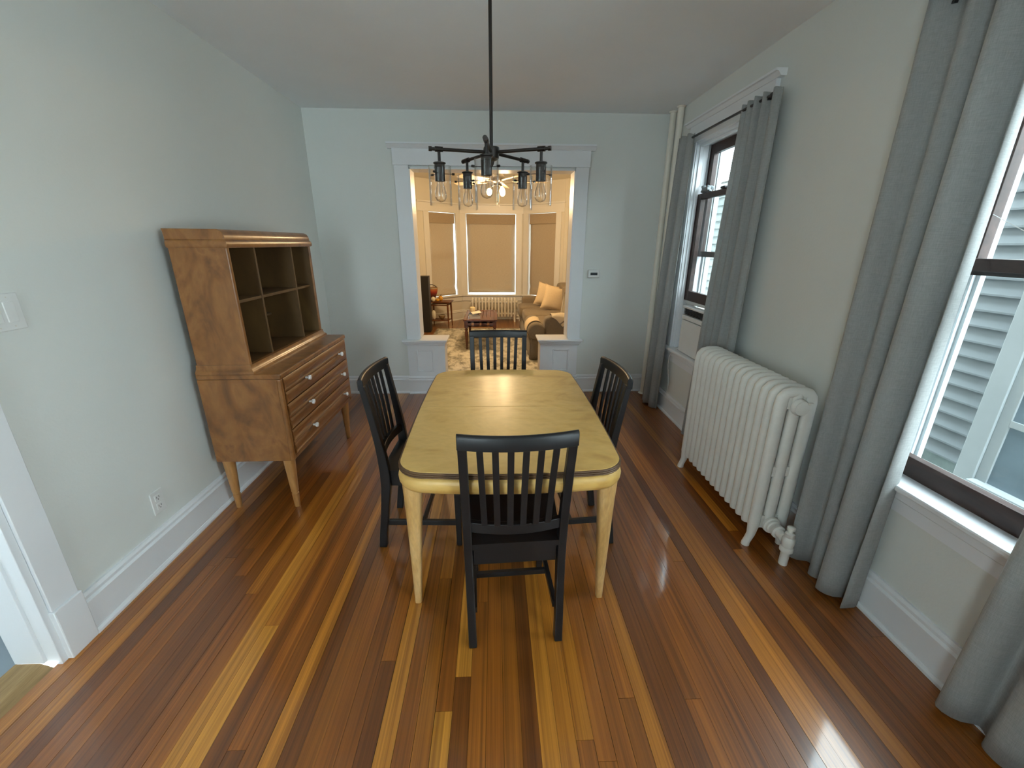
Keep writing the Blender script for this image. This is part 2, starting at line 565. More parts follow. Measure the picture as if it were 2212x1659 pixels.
# windows of the right wall: centre y of each
WN, WF_ = 1.13, 3.21          # near and far window
WB0, WB1, WBZ0, WBZ1 = -1.25, -0.15, 0.60, 2.25   # added unseen opening behind the camera, brightens the left wall
HWID = 0.42
ZS, ZH = 0.60, 2.25
wall_with_holes('wall_left', 'wall_paint', 0, XL - WTL, XL, YB, YF + 0.17, 0, ZC, [(0.30, 1.215, 0.0, 2.12)])
wall_with_holes('wall_right', 'wall_paint', 0, XR, XR + WT - 0.03, YB, YF + 0.17, 0, ZC, [(WN - HWID, WN + HWID, ZS, ZH), (WF_ - HWID, WF_ + HWID, ZS, ZH), (WB0, WB1, WBZ0, WBZ1)])
wall_with_holes('wall_added_dark_skin', 'bounce_cut_brown', 0, XR + WT - 0.03, XR + WT, -6.0, 9.0, -0.9, 2.70, [(WN - HWID, WN + HWID, ZS, ZH), (WF_ - HWID, WF_ + HWID, ZS, ZH), (WB0, WB1, WBZ0, WBZ1)])  # unseen dark layer added to cut bounce onto the siding next door
OL, OR_, OT = -0.757, 0.748, 2.133
PLI, PRI, PZ = -0.511, 0.468, 0.545
wall_with_holes('wall_far', 'wall_paint', 1, YF, YF + 0.17, XL, XR, 0, ZC, [(OL, PLI, PZ, OT), (PLI, PRI, 0.0, OT), (PRI, OR_, PZ, OT)])
wall_with_holes('wall_back', 'wall_paint', 1, YB - 0.18, YB, XL, XR, 0, ZC, [(-1.40, -0.62, 0.80, 2.10)])

# baseboards: board, stepped cap, shoe
def base_profile(h=0.185, t=0.02):
    return [(0, 0), (t + 0.012, 0), (t + 0.012, 0.012), (t + 0.004, 0.022), (t, 0.022), (t, h - 0.05), (t + 0.006, h - 0.046), (t + 0.006, h - 0.034), (t - 0.004, h - 0.026), (t - 0.002, h - 0.012), (t - 0.008, h - 0.004), (t - 0.010, h), (0, h)]
def baseboard(name, axis, face, sign, a0, a1, mat='trim_white', h=0.185):
    pr = base_profile(h)
    m = MB()
    if axis == 0:     # wall normal along x, runs along y
        m.prism([(face + sign * d, z) for d, z in pr], 1, a0, a1)
    else:
        m.loft([[(a0, face + sign * d, z) for d, z in pr], [(a1, face + sign * d, z) for d, z in pr]])
    return struct(m.build(name, mat))
baseboard('baseboard_left', 0, XL, 1, 1.338, YF)
baseboard('baseboard_left', 0, XL, 1, YB, 0.18)
baseboard('baseboard_right', 0, XR, -1, YB, YF)
baseboard('baseboard_far', 1, YF, -1, XL + 0.02, -0.886)
baseboard('baseboard_far', 1, YF, -1, 0.852, XR - 0.02)

# cased opening to the living room
def opening_trim():
    y0 = YF - 0.022
    t = struct(empty('trim_1', (0, YF, 0)))
    t.location = (0, 0, 0)
    box('casing', 'trim_white', -0.885, OL, y0, YF, 0.570, 2.150, t, 0.003)
    box('casing', 'trim_white', OR_, 0.868, y0, YF, 0.570, 2.150, t, 0.003)
    box('header', 'trim_white', -0.892, 0.876, y0 - 0.006, YF, 2.150, 2.282, t, 0.002)
    MB().prism([(YF, 2.282), (y0 - 0.008, 2.282), (y0 - 0.012, 2.290), (y0 - 0.030, 2.308), (y0 - 0.034, 2.312), (y0 - 0.046, 2.312), (y0 - 0.046, 2.326), (YF, 2.326)], 0, -0.93, 0.915).build('crown', 'trim_white', t)
    # jambs and head of the opening
    box('jamb', 'trim_white', OL, OL + 0.012, YF - 0.02, YF + 0.185, 0.585, OT, t)
    box('jamb', 'trim_white', OR_ - 0.012, OR_, YF - 0.02, YF + 0.185, 0.585, OT, t)
    box('head', 'trim_white', OL, OR_, YF - 0.02, YF + 0.185, OT - 0.012, OT + 0.002, t)
    box('casing', 'living_trim', -0.885, OL, YF + 0.17, YF + 0.192, 0.570, 2.150, t, 0.003)
    box('casing', 'living_trim', OR_, 0.868, YF + 0.17, YF + 0.192, 0.570, 2.150, t, 0.003)
opening_trim()
def pedestal(num, xo, xi):
    """half-height panelled pedestal wall; xo outer edge, xi inner edge towards the opening"""
    t = struct(empty('trim_%d' % num))
    s = 1 if xi > xo else -1
    yf = YF - 0.024
    lo, hi = min(xo, xi), max(xo, xi)
    px0, px1 = (xo + s * 0.085, xo + s * 0.255)
    p0, p1 = min(px0, px1), max(px0, px1)
    m = MB()
    m.box(lo, p0, yf, YF, 0.02, 0.515); m.box(p1, hi, yf, YF, 0.02, 0.515)
    m.box(p0, p1, yf, YF, 0.02, 0.232); m.box(p0, p1, yf, YF, 0.462, 0.515)
    m.build('face_frame', 'trim_white', t)
    box('recessed_panel', 'trim_white', p0, p1, yf + 0.020, YF, 0.232, 0.462, t)
    mm = MB()
    w = 0.014
    for (a, b, c, d) in ((p0, p0 + w, 0.232, 0.462), (p1 - w, p1, 0.232, 0.462), (p0 + w, p1 - w, 0.232, 0.232 + w), (p0 + w, p1 - w, 0.462 - w, 0.462)):
        mm.box(a, b, yf + 0.006, yf + 0.021, c, d)
    mm.build('panel_moulding', 'trim_white', t, bevel=0.006)
    # inner end board
    e0, e1 = (xi - s * 0.02, xi + s * 0.002)
    box('end_board', 'living_trim', min(e0, e1), max(e0, e1), YF - 0.02, YF + 0.185, 0.02, 0.52, t)
    # cap and bed mouldings
    ci = xi + s * 0.032
    co = xo - s * 0.047
    box('cap', 'trim_white', min(ci, co), max(ci, co), yf - 0.045, YF + 0.21, 0.553, 0.571, t, 0.006)
    a, b = sorted((xi + s * 0.020, xo - s * 0.034))
    box('bed_moulding', 'trim_white', a, b, yf - 0.030, YF + 0.195, 0.534, 0.553, t, 0.006)
    a, b = sorted((xi + s * 0.008, xo - s * 0.020))
    box('bed_moulding', 'trim_white', a, b, yf - 0.016, YF + 0.19, 0.514, 0.534, t, 0.006)
    pr = base_profile()
    a, b = sorted((xo - s * 0.005, xi))
    MB().loft([[(a, yf - d + 0.0, z) for d, z in pr], [(b, yf - d, z) for d, z in pr]]).build('base_moulding', 'trim_white', t)
pedestal(2, -0.885, PLI)
pedestal(3, 0.850, PRI)

# left doorway: casing, plinth, jamb, threshold
def left_door():
    t = struct(empty('trim_4'))
    box('casing', 'trim_white', XL, XL + 0.022, 1.235, 1.335, 0.222, 2.17, t, 0.002)
    box('plinth_block', 'trim_white', XL, XL + 0.032, 1.230, 1.340, 0.0, 0.222, t, 0.004)
    box('casing', 'trim_white', XL, XL + 0.022, 0.18, 0.28, 0.222, 2.17, t, 0.002)
    box('plinth_block', 'trim_white', XL, XL + 0.032, 0.175, 0.285, 0.0, 0.222, t, 0.004)
    box('head_casing', 'trim_white', XL, XL + 0.022, 0.18, 1.335, 2.17, 2.29, t, 0.002)
    box('jamb', 'trim_white', XL - WTL - 0.01, XL + 0.012, 1.208, 1.234, 0.0, 2.15, t, 0.002)
    box('jamb_stop', 'trim_white', XL - WTL, XL - 0.035, 1.196, 1.209, 0.022, 2.13, t, 0.002)
    box('jamb', 'trim_white', XL - WTL - 0.01, XL + 0.012, 0.281, 0.307, 0.0, 2.15, t, 0.002)
    box('head_jamb', 'trim_white', XL - WTL - 0.01, XL + 0.012, 0.281, 1.234, 2.115, 2.15, t)
    th = MB().prism([(XL - WTL, 0.0), (XL - 0.01, 0.0), (XL - 0.045, 0.018), (XL - 0.055, 0.021), (XL - WTL, 0.021)], 1, 0.307, 1.197).build('threshold', 'oak_threshold', t)
left_door()
# adjoining room beyond the left doorway
struct(box('floor_hall', 'tile_floor', XL - 2.6, XL - WTL + 0.0, -0.6, 2.2, -0.1, 0.004))
struct(box('ceiling_hall', 'ceiling_paint', XL - 2.6, XL - WTL, -0.6, 2.2, 2.5, 2.6))
struct(box('wall_hall_far', 'trim_white', XL - 2.6, XL - WTL, 2.2, 2.3, 0, 2.5))
wall_with_holes('wall_hall_near', 'wall_paint', 1, -0.7, -0.6, XL - 2.6, XL - WTL, 0, 2.5, [(XL - 1.8, XL - 1.0, 1.2, 2.0)])
wall_with_holes('wall_hall_left', 'wall_paint', 0, XL - 2.7, XL - 2.6, -0.7, 2.3, 0, 2.5, [])

# ------------------------------------------------------------------ windows of the dining room
def sash(root, name, xc, ya, yb, z0, z1, bot, top, stile=0.065, th=0.038, mat='sash_walnut'):
    m = MB()
    x0, x1 = xc - th / 2, xc + th / 2
    m.box(x0, x1, ya, ya + stile, z0, z1)
    m.box(x0, x1, yb - stile, yb, z0, z1)
    m.box(x0, x1, ya + stile, yb - stile, z0, z0 + bot)
    m.box(x0, x1, ya + stile, yb - stile, z1 - top, z1)
    s = m.build(name, mat, root, bevel=0.002)
    box('pane', 'window_glass', xc - 0.002, xc + 0.002, ya + stile - 0.004, yb - stile + 0.004, z0 + bot - 0.004, z1 - top + 0.004, s)
    return s
def dining_window(num, yc, raised):
    t = struct(empty('window_%d' % num))
    ya, yb = yc - HWID, yc + HWID
    cw = 0.115
    xf = XR - 0.024
    box('casing', 'trim_white', xf, XR, ya - cw + 0.01, ya + 0.01, ZS + 0.02, ZH + 0.0, t, 0.003)
    box('casing', 'trim_white', xf, XR, yb - 0.01, yb + cw - 0.01, ZS + 0.02, ZH + 0.0, t, 0.003)
    box('header', 'trim_white', xf - 0.004, XR, ya - cw, yb + cw, ZH, ZH + 0.125, t, 0.002)
    MB().prism([(XR, ZH + 0.125), (xf - 0.008, ZH + 0.125), (xf - 0.026, ZH + 0.146), (xf - 0.040, ZH + 0.148), (xf - 0.040, ZH + 0.160), (XR, ZH + 0.160)], 1, ya - cw - 0.045, yb + cw + 0.045).build('crown', 'trim_white', t)
    box('stool', 'trim_white', xf - 0.035, XR + 0.055, ya - cw - 0.02, yb + cw + 0.02, ZS - 0.005, ZS + 0.022, t, 0.008)
    MB().prism([(XR, ZS - 0.105), (XR - 0.014, ZS - 0.105), (XR - 0.014, ZS - 0.055), (XR - 0.022, ZS - 0.048), (XR - 0.022, ZS - 0.005), (XR, ZS - 0.005)], 1, ya - cw + 0.01, yb + cw - 0.01).build('apron', 'trim_white', t)
    # jamb liners with stop beads
    for y0, y1, sg in ((ya, ya + 0.018, 1), (yb - 0.018, yb, -1)):
        box('jamb', 'trim_white', XR - 0.012, XR + WT + 0.01, y0, y1, ZS, ZH, t)
        s0, s1 = (y1, y1 + 0.012) if sg > 0 else (y0 - 0.012, y0)
        box('stop_bead', 'trim_white', XR + 0.010, XR + 0.040, s0, s1, ZS + 0.02, ZH - 0.018, t, 0.003)
        box('parting_bead', 'old_white_paint', XR + 0.083, XR + 0.094, s0, s1, ZS + 0.03, ZH - 0.018, t)
    box('head_jamb', 'trim_white', XR - 0.012, XR + WT + 0.01, ya, yb, ZH - 0.018, ZH + 0.004, t)
    box('stop_bead', 'trim_white', XR + 0.010, XR + 0.040, ya + 0.018, yb - 0.018, ZH - 0.034, ZH - 0.018, t, 0.003)
    box('sill', 'old_white_paint', XR + 0.05, XR + WT + 0.06, ya, yb, ZS - 0.03, ZS + 0.012, t)
    sa, sb = ya + 0.019, yb - 0.019
    up = sash(t, 'upper_sash', XR + 0.117, sa, sb, 1.400, ZH - 0.020, 0.042, 0.068, mat='sash_walnut')
    lz = ZS + 0.022 + raised
    lo = sash(t, 'lower_sash', XR + 0.062, sa, sb, lz, lz + 0.836, 0.080, 0.042)
    # aluminium storm window outside
    m = MB()
    xs0, xs1 = XR + 0.165, XR + 0.185
    for y0, y1 in ((ya + 0.018, ya + 0.058), (yb - 0.058, yb - 0.018)):
        m.box(xs0, xs1, y0, y1, ZS + 0.012, ZH - 0.018)
        m.box(xs0 - 0.014, xs1, y0 + 0.014, y0 + 0.022, ZS + 0.012, ZH - 0.018)
    m.box(xs0, xs1, ya + 0.058, yb - 0.058, ZS + 0.012, ZS + 0.045)
    m.box(xs0, xs1, ya + 0.058, yb - 0.058, ZH - 0.05, ZH - 0.018)
    m.build('storm_frame', 'mill_aluminium', t)
    box('storm_rail', 'black_metal' if raised else 'mill_aluminium', xs0, xs1, ya + 0.058, yb - 0.058, 1.405, 1.425, t)
    box('sash_lock', 'black_metal', XR + 0.03, XR + 0.06, yc - 0.03, yc + 0.03, lz + 0.836, lz + 0.852, t, 0.004)
    if not raised:
        MB().tube([(XR + 0.10, yb - 0.085, 1.60), (XR + 0.12, yc + 0.1, 1.47), (XR + 0.10, yc - 0.2, 1.445)], 0.0015, 6).build('sash_cord', 'nylon_white', t)
    else:
        MB().tube([(XR + 0.045, yb - 0.035, 1.93), (XR + 0.045, yb - 0.034, 2.1)], 0.002, 6).build('sash_cord', 'nylon_white', t)
    portal('sky_portal', (XR + WT + 0.02, yc, (ZS + ZH) / 2), (-1, 0, 0), 2 * HWID, ZH - ZS)
    return t
dining_window(1, WN, 0.0)
dining_window(2, WF_, 0.42)
# added unseen window behind the camera, throws daylight on far and right walls
def added_rear_window():
    t = struct(empty('window_7'))
    m = MB()
    for a, b, c, d in ((-1.40, -1.35, 0.80, 2.10), (-0.67, -0.62, 0.80, 2.10), (-1.35, -0.67, 2.05, 2.10), (-1.35, -0.67, 0.80, 0.86), (-1.35, -0.67, 1.44, 1.48)):
        m.box(a, b, YB - 0.10, YB - 0.05, c, d)
    m.build('frame', 'sash_walnut', t)
    box('pane', 'window_glass', -1.35, -0.67, YB - 0.077, YB - 0.073, 0.86, 2.05, t)
    portal('sky_portal', (-1.01, YB - 0.2, 1.45), (0, 1, 0), 0.78, 1.3)
added_rear_window()
# added unseen window in the right wall, put in to brighten the left wall
def added_side_window():
    t = struct(empty('window_6'))
    m = MB()
    for a, b, c, d in ((WB0, WB0 + 0.06, WBZ0, WBZ1), (WB1 - 0.06, WB1, WBZ0, WBZ1), (WB0 + 0.06, WB1 - 0.06, WBZ1 - 0.06, WBZ1), (WB0 + 0.06, WB1 - 0.06, WBZ0, WBZ0 + 0.07), (WB0 + 0.06, WB1 - 0.06, 1.40, 1.44)):
        m.box(XR + 0.05, XR + 0.09, a, b, c, d)
    m.build('frame', 'sash_walnut', t)
    box('pane', 'window_glass', XR + 0.068, XR + 0.072, WB0 + 0.06, WB1 - 0.06, WBZ0 + 0.07, WBZ1 - 0.06, t)
    m = MB()
    for a, b, c, d in ((WB0 - 0.10, WB0, WBZ0, WBZ1 + 0.12), (WB1, WB1 + 0.10, WBZ0, WBZ1 + 0.12), (WB0, WB1, WBZ1, WBZ1 + 0.12), (WB0 - 0.12, WB1 + 0.12, WBZ0 - 0.08, WBZ0)):
        m.box(XR - 0.022, XR, a, b, c, d)
    m.build('casing', 'trim_white', t)
    portal('sky_portal', (XR + WT + 0.02, (WB0 + WB1) / 2, (WBZ0 + WBZ1) / 2), (-1, 0, 0), WB1 - WB0, WBZ1 - WBZ0)
added_side_window()
portal('sky_portal', (XL - 1.4, -0.75, 1.6), (0, 1, 0), 0.8, 0.8)

# ------------------------------------------------------------------ outside: neighbour's house
def neighbour():
    t = thing('neighbour_house', 'white clapboard house next door seen through the windows', 'building', (3.2, 3.0, -0.9))
    X, Y, Z = 3.2, 3.0, -0.9
    def B(name, mat, x0, x1, y0, y1, z0, z1, parent=t, bevel=0.0):
        return box(name, mat, x0 - X, x1 - X, y0 - Y, y1 - Y, z0 - Z, z1 - Z, parent, bevel)
    H = 2.22
    B('foundation', 'foundation_stucco', 3.22, 3.5, 0.10, 14.0, -0.9, 0.06)
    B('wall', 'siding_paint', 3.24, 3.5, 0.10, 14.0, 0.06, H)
    ex = 0.103
    bd = MB().prism([(0.0, -5.25), (0, 0)], 2, 0, 1) if False else None
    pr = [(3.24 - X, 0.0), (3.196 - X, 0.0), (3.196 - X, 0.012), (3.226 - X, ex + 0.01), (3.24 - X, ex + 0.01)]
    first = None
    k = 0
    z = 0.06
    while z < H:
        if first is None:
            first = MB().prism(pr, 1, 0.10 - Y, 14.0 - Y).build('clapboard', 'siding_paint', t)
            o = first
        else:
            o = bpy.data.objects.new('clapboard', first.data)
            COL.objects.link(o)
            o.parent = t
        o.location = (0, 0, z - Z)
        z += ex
    B('fascia', 'old_white_paint', 3.16, 3.5, 0.10, 14.0, H, H + 0.07)
    B('roof', 'roof_shingle', 3.14, 9.0, 0.10, 14.0, H + 0.07, H + 0.09)
    # low window with trim, sash and panes
    w = B('window_trim', 'old_white_paint', 3.165, 3.24, 2.30, 2.415, -0.02, 1.75, bevel=0.004)
    B('window_trim', 'old_white_paint', 3.165, 3.24, 1.15, 1.265, -0.02, 1.75, bevel=0.004)
    B('window_trim', 'old_white_paint', 3.165, 3.24, 1.15, 2.415, 1.75, 1.88, bevel=0.004)
    B('window_sill', 'old_white_paint', 3.12, 3.24, 1.12, 2.30, -0.02, 0.035, bevel=0.006)
    B('window_sash', 'old_white_paint', 3.18, 3.24, 2.235, 2.30, 0.03, 1.75, bevel=0.004)
    B('window_sash', 'old_white_paint', 3.18, 3.24, 1.265, 1.33, 0.03, 1.75, bevel=0.004)
    B('muntin', 'old_white_paint', 3.178, 3.24, 1.33, 2.235, 0.435, 0.475)
    B('muntin', 'old_white_paint', 3.178, 3.24, 1.33, 2.235, 0.86, 0.90)
    B('muntin', 'old_white_paint', 3.178, 3.24, 1.33, 2.235, 1.28, 1.32)
    for z0, z1 in ((0.035, 0.435), (0.475, 0.86), (0.90, 1.28), (1.32, 1.75)):
        B('pane', 'neighbour_shade', 3.19, 3.195, 1.33, 2.235, z0, z1)
neighbour()
struct(box('wall_added_gap_shade', 'bounce_cut_brown', XR + 0.02, XR + WT, -6.0, 9.0, 2.71, 5.6))  # unseen wall added above to shade the gap between the houses
struct(box('ground', 'gravel_ground', XR + WT + 0.02, 12.0, -6, 16, -1.0, -0.9))

# ------------------------------------------------------------------ curtains and rods
def curtain(name, label, xw, top, bot, z0, z1, folds, amp_t, amp_b, seed, skew=0.0):
    """hanging panel near the right wall; top/bot = (y start, y end); folds deep in x; xw mean distance"""
    rn = random.Random(seed)
    ph = [rn.uniform(0, 6.28) for _ in range(5)]
    nu, nv = folds * 12, 26
    yc = (bot[0] + bot[1]) / 2
    def fn(u, v):
        ww = u + 0.025 * math.sin(2 * math.pi * 2 * u + ph[0]) * (1 - 0.6 * v)
        y = (bot[0] + (bot[1] - bot[0]) * ww) * (1 - v) + (top[0] + (top[1] - top[0]) * ww) * v
        a = amp_b + (amp_t - amp_b) * v ** 1.3
        s = math.sin(2 * math.pi * folds * u + ph[1] + 0.5 * math.sin(2 * math.pi * u * 1.3 + ph[2]) + 0.25 * math.sin(3 * v + ph[3]) * (1 - v))
        s = math.copysign(abs(s) ** 0.75, s)
        mod = 0.75 + 0.35 * math.sin(2 * math.pi * u * 1.1 + ph[4])
        xx = xw - a * s * mod + skew * (1 - v) * (u - 0.5)
        y += 0.25 * a * math.cos(2 * math.pi * folds * u * 2 + ph[2]) * (1 - v) * 0.5
        z = z0 + (z1 - z0) * v + (0.006 * math.sin(9 * u + ph[3]) if v < 0.01 else 0) + (0.006 * math.sin(2 * math.pi * folds * u + ph[1]) if v > 0.99 else 0)
        return (xx - xw, y - yc, z - z0)
    t = thing(name, label, 'curtain', (xw, yc, z0))
    MB().grid(fn, nu, nv).build('panel', 'linen_curtain', t, smooth=True, solid=0.003)
    return t
curtain('curtain', 'grey linen curtain in the corner, left of the far window with the air conditioner', 1.51, (3.52, 3.76), (3.62, 3.90), 0.012, 2.295, 3, 0.030, 0.055, 3)
curtain('curtain', 'grey linen curtain right of the far window, its lower half behind the large radiator', 1.525, (2.53, 2.91), (2.56, 3.07), 0.03, 2.295, 5, 0.028, 0.030, 5)
curtain('curtain', 'broad grey linen curtain just right of the large radiator, beside the near window', 1.515, (1.325, 1.70), (1.335, 1.66), 0.012, 2.295, 3, 0.045, 0.060, 9)
curtain('curtain', 'grey linen curtain cut off by the right edge of the picture', 1.535, (0.60, 0.945), (0.58, 0.975), 0.012, 2.295, 3, 0.035, 0.045, 14)
def rod(label, ya, yb):
    t = thing('curtain_rod', label, 'curtain rod', (1.52, (ya + yb) / 2, 2.27))
    L = (yb - ya) / 2
    MB().tube([(0, -L, 0), (0, L, 0)], 0.008, 12).build('pole', 'black_metal', t, smooth=True)
    for s in (-1, 1):
        MB().lathe([(0.008, 0), (0.013, 0.004), (0.013, 0.016), (0.006, 0.022)], (0, 0, 0), 12, axis=1).xf(lambda p: Vector((p.x, s * (L + p.y), p.z))).build('finial', 'black_metal', t, smooth=True)
        m = MB().box(-0.006, 0.058, s * (L - 0.02) - 0.005, s * (L - 0.02) + 0.005, -0.016, -0.007)
        m.box(0.050, 0.058, s * (L - 0.02) - 0.012, s * (L - 0.02) + 0.012, -0.045, 0.02)
        m.build('bracket', 'black_metal', t)
rod('thin black curtain rod across the far window', 2.60, 3.70)
rod('thin black curtain rod over the near window', 0.65, 1.66)

# ------------------------------------------------------------------ dining table
def rounded_outline(hx, hy, r, bow, n=7, m=14):
    pts = []
    for (sx, sy, a0) in ((1, 1, 0), (-1, 1, 90), (-1, -1, 180), (1, -1, 270)):
        for k in range(n + 1):
            a = R_(a0 + 90 * k / n)
            pts.append((sx * (hx - r) + r * math.cos(a), sy * (hy - r) + r * math.sin(a)))
    full = []
    for i, p in enumerate(pts):
        q = pts[(i + 1) % len(pts)]
        d = math.hypot(q[0] - p[0], q[1] - p[1])
        k = m if d > 0.2 else 1
        for j in range(k):
            full.append((p[0] + (q[0] - p[0]) * j / k, p[1] + (q[1] - p[1]) * j / k))
    return [(x * (1 + bow[0] * (1 - (y / hy) ** 2)), y * (1 + bow[1] * (1 - (x / hx) ** 2))) for x, y in full]
def offset(pts, d):
    out = []
    n = len(pts)
    for i in range(n):
        a, b = pts[i - 1], pts[(i + 1) % n]
        tx, ty = b[0] - a[0], b[1] - a[1]
        l = math.hypot(tx, ty)
        out.append((pts[i][0] + ty / l * d, pts[i][1] - tx / l * d))
    return out
def sweep(outline, prof):
    return MB().loft([[(x, y, z) for x, y in offset(outline, d)] for d, z in prof + [prof[0]]], cap=False)
def dining_table():
    t = thing('dining_table', 'blond maple dining table with rounded corners and tapered legs in the centre', 'table', (0.056, 1.905, 0))
    ol = rounded_outline(0.408, 0.603, 0.085, (0.035, 0.05))
    for sgn in (-1, 1):
        half = [p for p in ol if p[1] * sgn > 0.002]
        # order: walk along the outline, closing along the seam
        half.sort(key=lambda p: math.atan2(p[0] * 1.0, p[1] * sgn))
        xs = max(p[0] for p in ol if abs(p[1]) < 0.05)
        half = [(p[0] * 0.993, p[1] * 0.9955) for p in half]
        xs *= 0.993
        poly = [(-xs, sgn * 0.0007)] + half + [(xs, sgn * 0.0007)]
        MB().loft([[(x, y, 0.722) for x, y in poly], [(x, y, 0.7395) for x, y in poly]]).build('top_leaf', 'maple_table', t, bevel=0.002)
    prof = []
    for k in range(3):
        z = 0.7345 - k * 0.0075
        prof += [(-0.003, z + 0.0036), (0.0025, z + 0.002), (0.0035, z), (0.0025, z - 0.002)]
    prof += [(-0.003, 0.7145), (-0.02, 0.7145), (-0.02, 0.7375)]
    sweep(ol, prof).build('reeded_edge', 'walnut_edge', t, smooth=True)
    ap = [(-0.012, 0.7155), (-0.005, 0.713), (0.003, 0.703), (0.007, 0.688), (0.005, 0.670), (-0.003, 0.656), (-0.014, 0.648), (-0.030, 0.648), (-0.030, 0.7155)]
    sweep(ol, ap).build('apron', 'maple_table', t, smooth=True)
    for sx in (-1, 1):
        for sy in (-1, 1):
            rings = []
            tx, ty = sx * 0.366, sy * 0.535
            bx, by = sx * 0.400, sy * 0.452
            for k in range(9):
                u = k / 8
                z = 0.655 * (1 - u) + 0.0015
                cx_ = tx + (bx - tx) * u
                cy_ = ty + (by - ty) * u
                w = 0.037 + (0.0145 - 0.037) * u ** 0.8
                ring = []
                for i in range(20):
                    a = 2 * math.pi * i / 20
                    c, s = math.cos(a), math.sin(a)
                    ring.append((cx_ + w * math.copysign(abs(c) ** 0.62, c), cy_ + w * math.copysign(abs(s) ** 0.62, s), z))
                rings.append(ring)
            lg = MB().loft(rings).build('leg', 'maple_leg', t, smooth=True)
            MB().lathe([(0.009, 0.0), (0.009, 0.002)], (bx, by, 0), 12).build('glide', 'nylon_white', lg)
dining_table()

